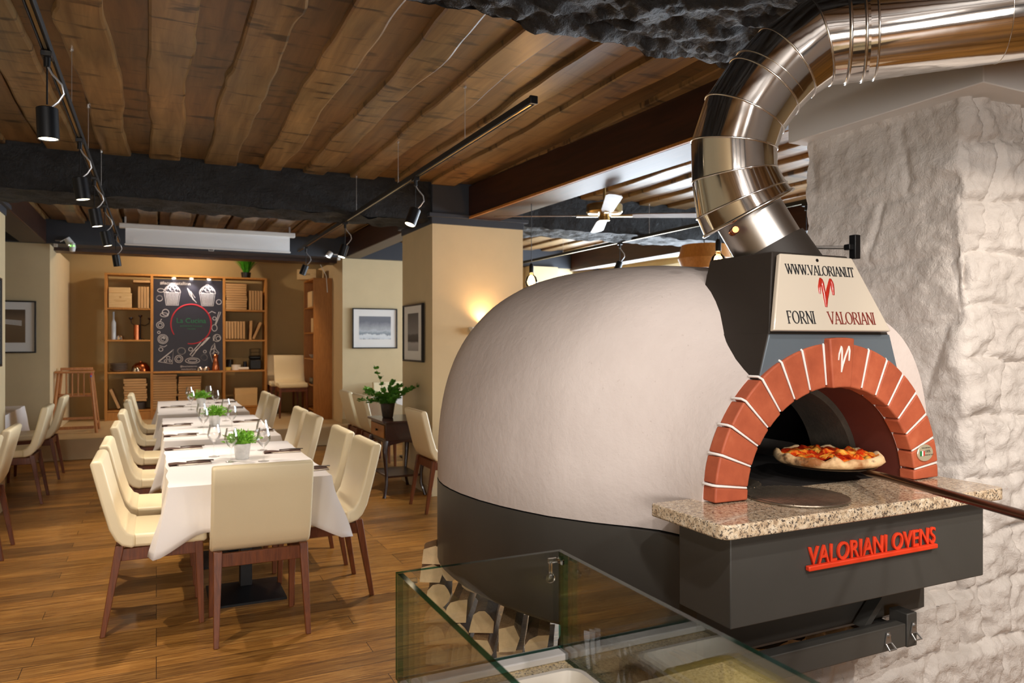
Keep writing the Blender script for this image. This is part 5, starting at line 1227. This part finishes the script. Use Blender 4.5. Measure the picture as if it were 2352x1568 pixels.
for sx in (-1, 1):
    for sy in (-1, 1):
        b = bm(); ox, oy = sx * .185 - .008, sy * .265
        tube(b, [(ox, oy, .56), (ox + sx * .018, oy + sy * .018, .47), (ox + sx * .012, oy + sy * .012, .38), (ox - sx * .005, oy - sy * .005, .22), (ox - sx * .005, oy - sy * .005, .12), (ox + sx * .02, oy + sy * .02, .03), (ox + sx * .028, oy + sy * .028, 0)], [.026, .027, .021, .016, .015, .015, .018], 10); obj('leg', b, M['mahog'], dk)
b = bm(); box(b, -.185, .165, -.26, .26, .19, .21); obj('lower_shelf', b, M['mahog'], dk, bevel=.004)
pp = thing('potted_plant', 'leafy green plant in a dark speckled pot on the mahogany side table', 'potted plant', (2.17, 7.52, .7605))
b = bm(); lathe(b, [(0, 0), (.05, 0), (.055, .01), (.072, .12), (.076, .145), (.078, .150), (.070, .150), (.065, .135), (0, .135)], seg=28); obj('pot', b, M['potd'], pp)
b = bm(); bl = bm(); rg = random.Random(12)
for i in range(24):
    a = rg.uniform(0, 6.28); e = rg.uniform(.25, 1.0); L = rg.uniform(.16, .36); d = Vector((math.cos(a) * math.cos(e), math.sin(a) * math.cos(e), math.sin(e) + .2)); p = Vector((0, 0, .13)); pts = [p]
    if i == 0: d = Vector((-.25, .1, 1)); L = .44
    if i == 1: d = Vector((-.9, .25, .35)); L = .30
    for j in range(6):
        p = p + d.normalized() * L / 6 + Vector((rg.uniform(-.008, .008), rg.uniform(-.008, .008), -.004 * j)); pts.append(p)
        for q in range(6):
            ld = (d + Vector((rg.uniform(-1.2, 1.2), rg.uniform(-1.2, 1.2), rg.uniform(-.5, .8)))).normalized(); s_ = rg.uniform(.034, .052); n_ = ld.cross(Vector((rg.uniform(-.4, .4), rg.uniform(-.4, .4), 1))).normalized(); u_ = ld.cross(n_) * .15
            c_ = p + ld * .008
            v = [bl.verts.new(x_) for x_ in (c_, c_ + ld * s_ * .35 + n_ * s_ * .38, c_ + ld * s_ * .75 + n_ * s_ * .34, c_ + ld * s_ * 1.05 + u_ * s_, c_ + ld * s_ * .75 - n_ * s_ * .34, c_ + ld * s_ * .35 - n_ * s_ * .38)]; bl.faces.new(v)
    tube(b, pts, .0025, 5)
obj('stem', b, M['leafd'], pp); obj('foliage', bl, M['leafd'], pp, smooth=0, recalc=False)

# ---------------------------------------------------------------- high chair
hc = thing('high_chair', 'wooden child high chair on the platform', 'high chair', (-1.02, 12.05, .28)); hx = .22
for s in (-1, 1):
    for q in (-1, 1):
        b = bm(); tube(b, [(s * .27, q * .24, 0), (s * .19, q * .15, .84 if q < 0 else .84)], .021, 8); obj('leg', b, M['hicwood'], hc)
b = bm(); box(b, -.235, .235, -.20, -.165, .055, .095); box(b, -.235, .235, .165, .20, .155, .19); 
for s in (-1, 1): box(b, s * .25 - .012, s * .25 + .012, -.21, .21, .10, .14)
obj('stretcher', b, M['hicwood'], hc, bevel=.003)
b = bm(); box(b, -.20, .20, -.15, .17, .50, .53); obj('seat', b, M['hicwood'], hc, bevel=.005)
b = bm(); box(b, -.235, .235, -.19, -.13, .83, .86); box(b, -.22, -.18, -.16, .17, .83, .86); box(b, .18, .22, -.16, .17, .83, .86); box(b, -.2, .2, .13, .165, .86, .90); obj('tray_rail', b, M['hicwood'], hc, bevel=.006)
b = bm()
for x in (-.10, -.03, .04, .11): tube(b, [(x, -.155, .52), (x, -.155, .84)], .010, 8)
obj('spindle', b, M['hicwood'], hc)
b = bm(); box(b, .195, .215, -.197, -.190, .80, .83); obj('sticker', b, M['rflag'], hc); b = bm(); box(b, .19, .208, -.197, -.190, .775, .80); obj('sticker', b, M['bluepl'], hc)

# ---------------------------------------------------------------- ceiling fan, pendants, sconce
fn = thing('ceiling_fan', 'antique brass ceiling fan with wooden blades in the right-hand room', 'ceiling fan', (3.80, 5.92, 2.775))
b = bm(); lathe(b, [(0, .345), (.085, .345), (.085, .335), (.06, .28), (.045, .25), (0, .25)], seg=32); obj('canopy', b, M['brass'], fn)
b = bm(); lathe(b, [(0, .26), (.013, .26), (.013, .06), (0, .06)], seg=14); obj('down_rod', b, M['brass'], fn)
b = bm(); lathe(b, [(0, .07), (.12, .068), (.165, .058), (.17, .045), (.17, -.01), (.155, -.025), (.12, -.03), (0, -.03)], seg=48); obj('motor_housing', b, M['brass'], fn)
b = bm(); lathe(b, [(0, -.03), (.045, -.03), (.05, -.07), (.052, -.09), (0, -.095)], seg=28); obj('hub_cap', b, M['brass'], fn)
for k in range(4):
    a = R(-28 + 90 * k); mr = Matrix.Rotation(a, 4, 'Z')
    b = bm(); prism(b, [(.16, -.03), (.30, -.055), (.95, -.07), (1.02, -.05), (1.04, 0), (1.02, .05), (.95, .07), (.30, .055), (.16, .03)], .008, mr @ Matrix.Translation((0, 0, -.048)) @ Matrix.Rotation(R(-9), 4, 'X')); bl_ = obj('blade', b, M['blade'], fn, bevel=.002)
    b = bm(); box(b, .06, .26, -.02, .02, -.055, -.040, mat=mr); obj('blade_arm', b, M['brass'], bl_)
def pendant(x, y, z, label):
    t = thing('pendant_bulb', label, 'pendant lamp', (x, y, z), 0, 'bare globe bulbs on cords')
    b = bm(); tube(b, [(0, 0, .17), (0, 0, 3.12 - z)], .003, 6); obj('cord', b, M['cabled'], t)
    b = bm(); lathe(b, [(0, .17), (.012, .17), (.02, .15), (.02, .085), (0, .085)], seg=16); obj('socket', b, M['black'], t)
    b = bm(); lathe(b, [(.018, .09), (.02, .07), (.045, .045), (.058, .0), (.052, -.03), (.03, -.052), (0, -.06)], seg=28); obj('globe', b, M['ambglass'], t, smooth=80)
    b = bm()
    for q in range(5): tube(b, [(.018 * math.cos(q * 1.26), .018 * math.sin(q * 1.26), .05), (.012 * math.cos(q * 1.26 + .6), .012 * math.sin(q * 1.26 + .6), -.02)], .0018, 5)
    obj('filament', b, M['bulb'], t); point('bulb_light', (x, y, z), 7, 2700, .045)
pendant(3.537, 4.05, 2.094, 'glowing globe bulb on a cord just left of the oven hood')
pendant(3.07, 6.0, 2.088, 'glowing globe bulb on a cord right of the cream pillar')
sn = thing('wall_sconce', 'uplight sconce on the front of the cream pillar behind the oven', 'wall lamp', (3.02, 7.04, 1.62))
b = bm(); hexa(b, [(-.10, -.07, 0), (.10, -.07, 0), (.10, 0, 0), (-.10, 0, 0), (-.14, -.10, .075), (.14, -.10, .075), (.14, 0, .075), (-.14, 0, .075)]); obj('shade', b, M['whitewall'], sn)
spot('sconce_uplight', (3.02, 6.975, 1.71), (3.02, 7.02, 2.6), 16, 2700, 130, .9, .05)
# ---------------------------------------------------------------- right-hand room oddments
t = thing('drum_lamp', 'round brown wooden drum lamp hanging beyond the oven dome', 'lamp', (5.56, 6.6, 2.36))
b = bm(); lathe(b, [(0, 0), (.24, 0), (.29, .12), (.25, .27), (0, .27)], seg=40); obj('lamp_shade', b, M['brownshelf'], t)
b = bm(); tube(b, [(0, 0, .27), (0, 0, .77)], .006, 6); obj('cord', b, M['cabled'], t)
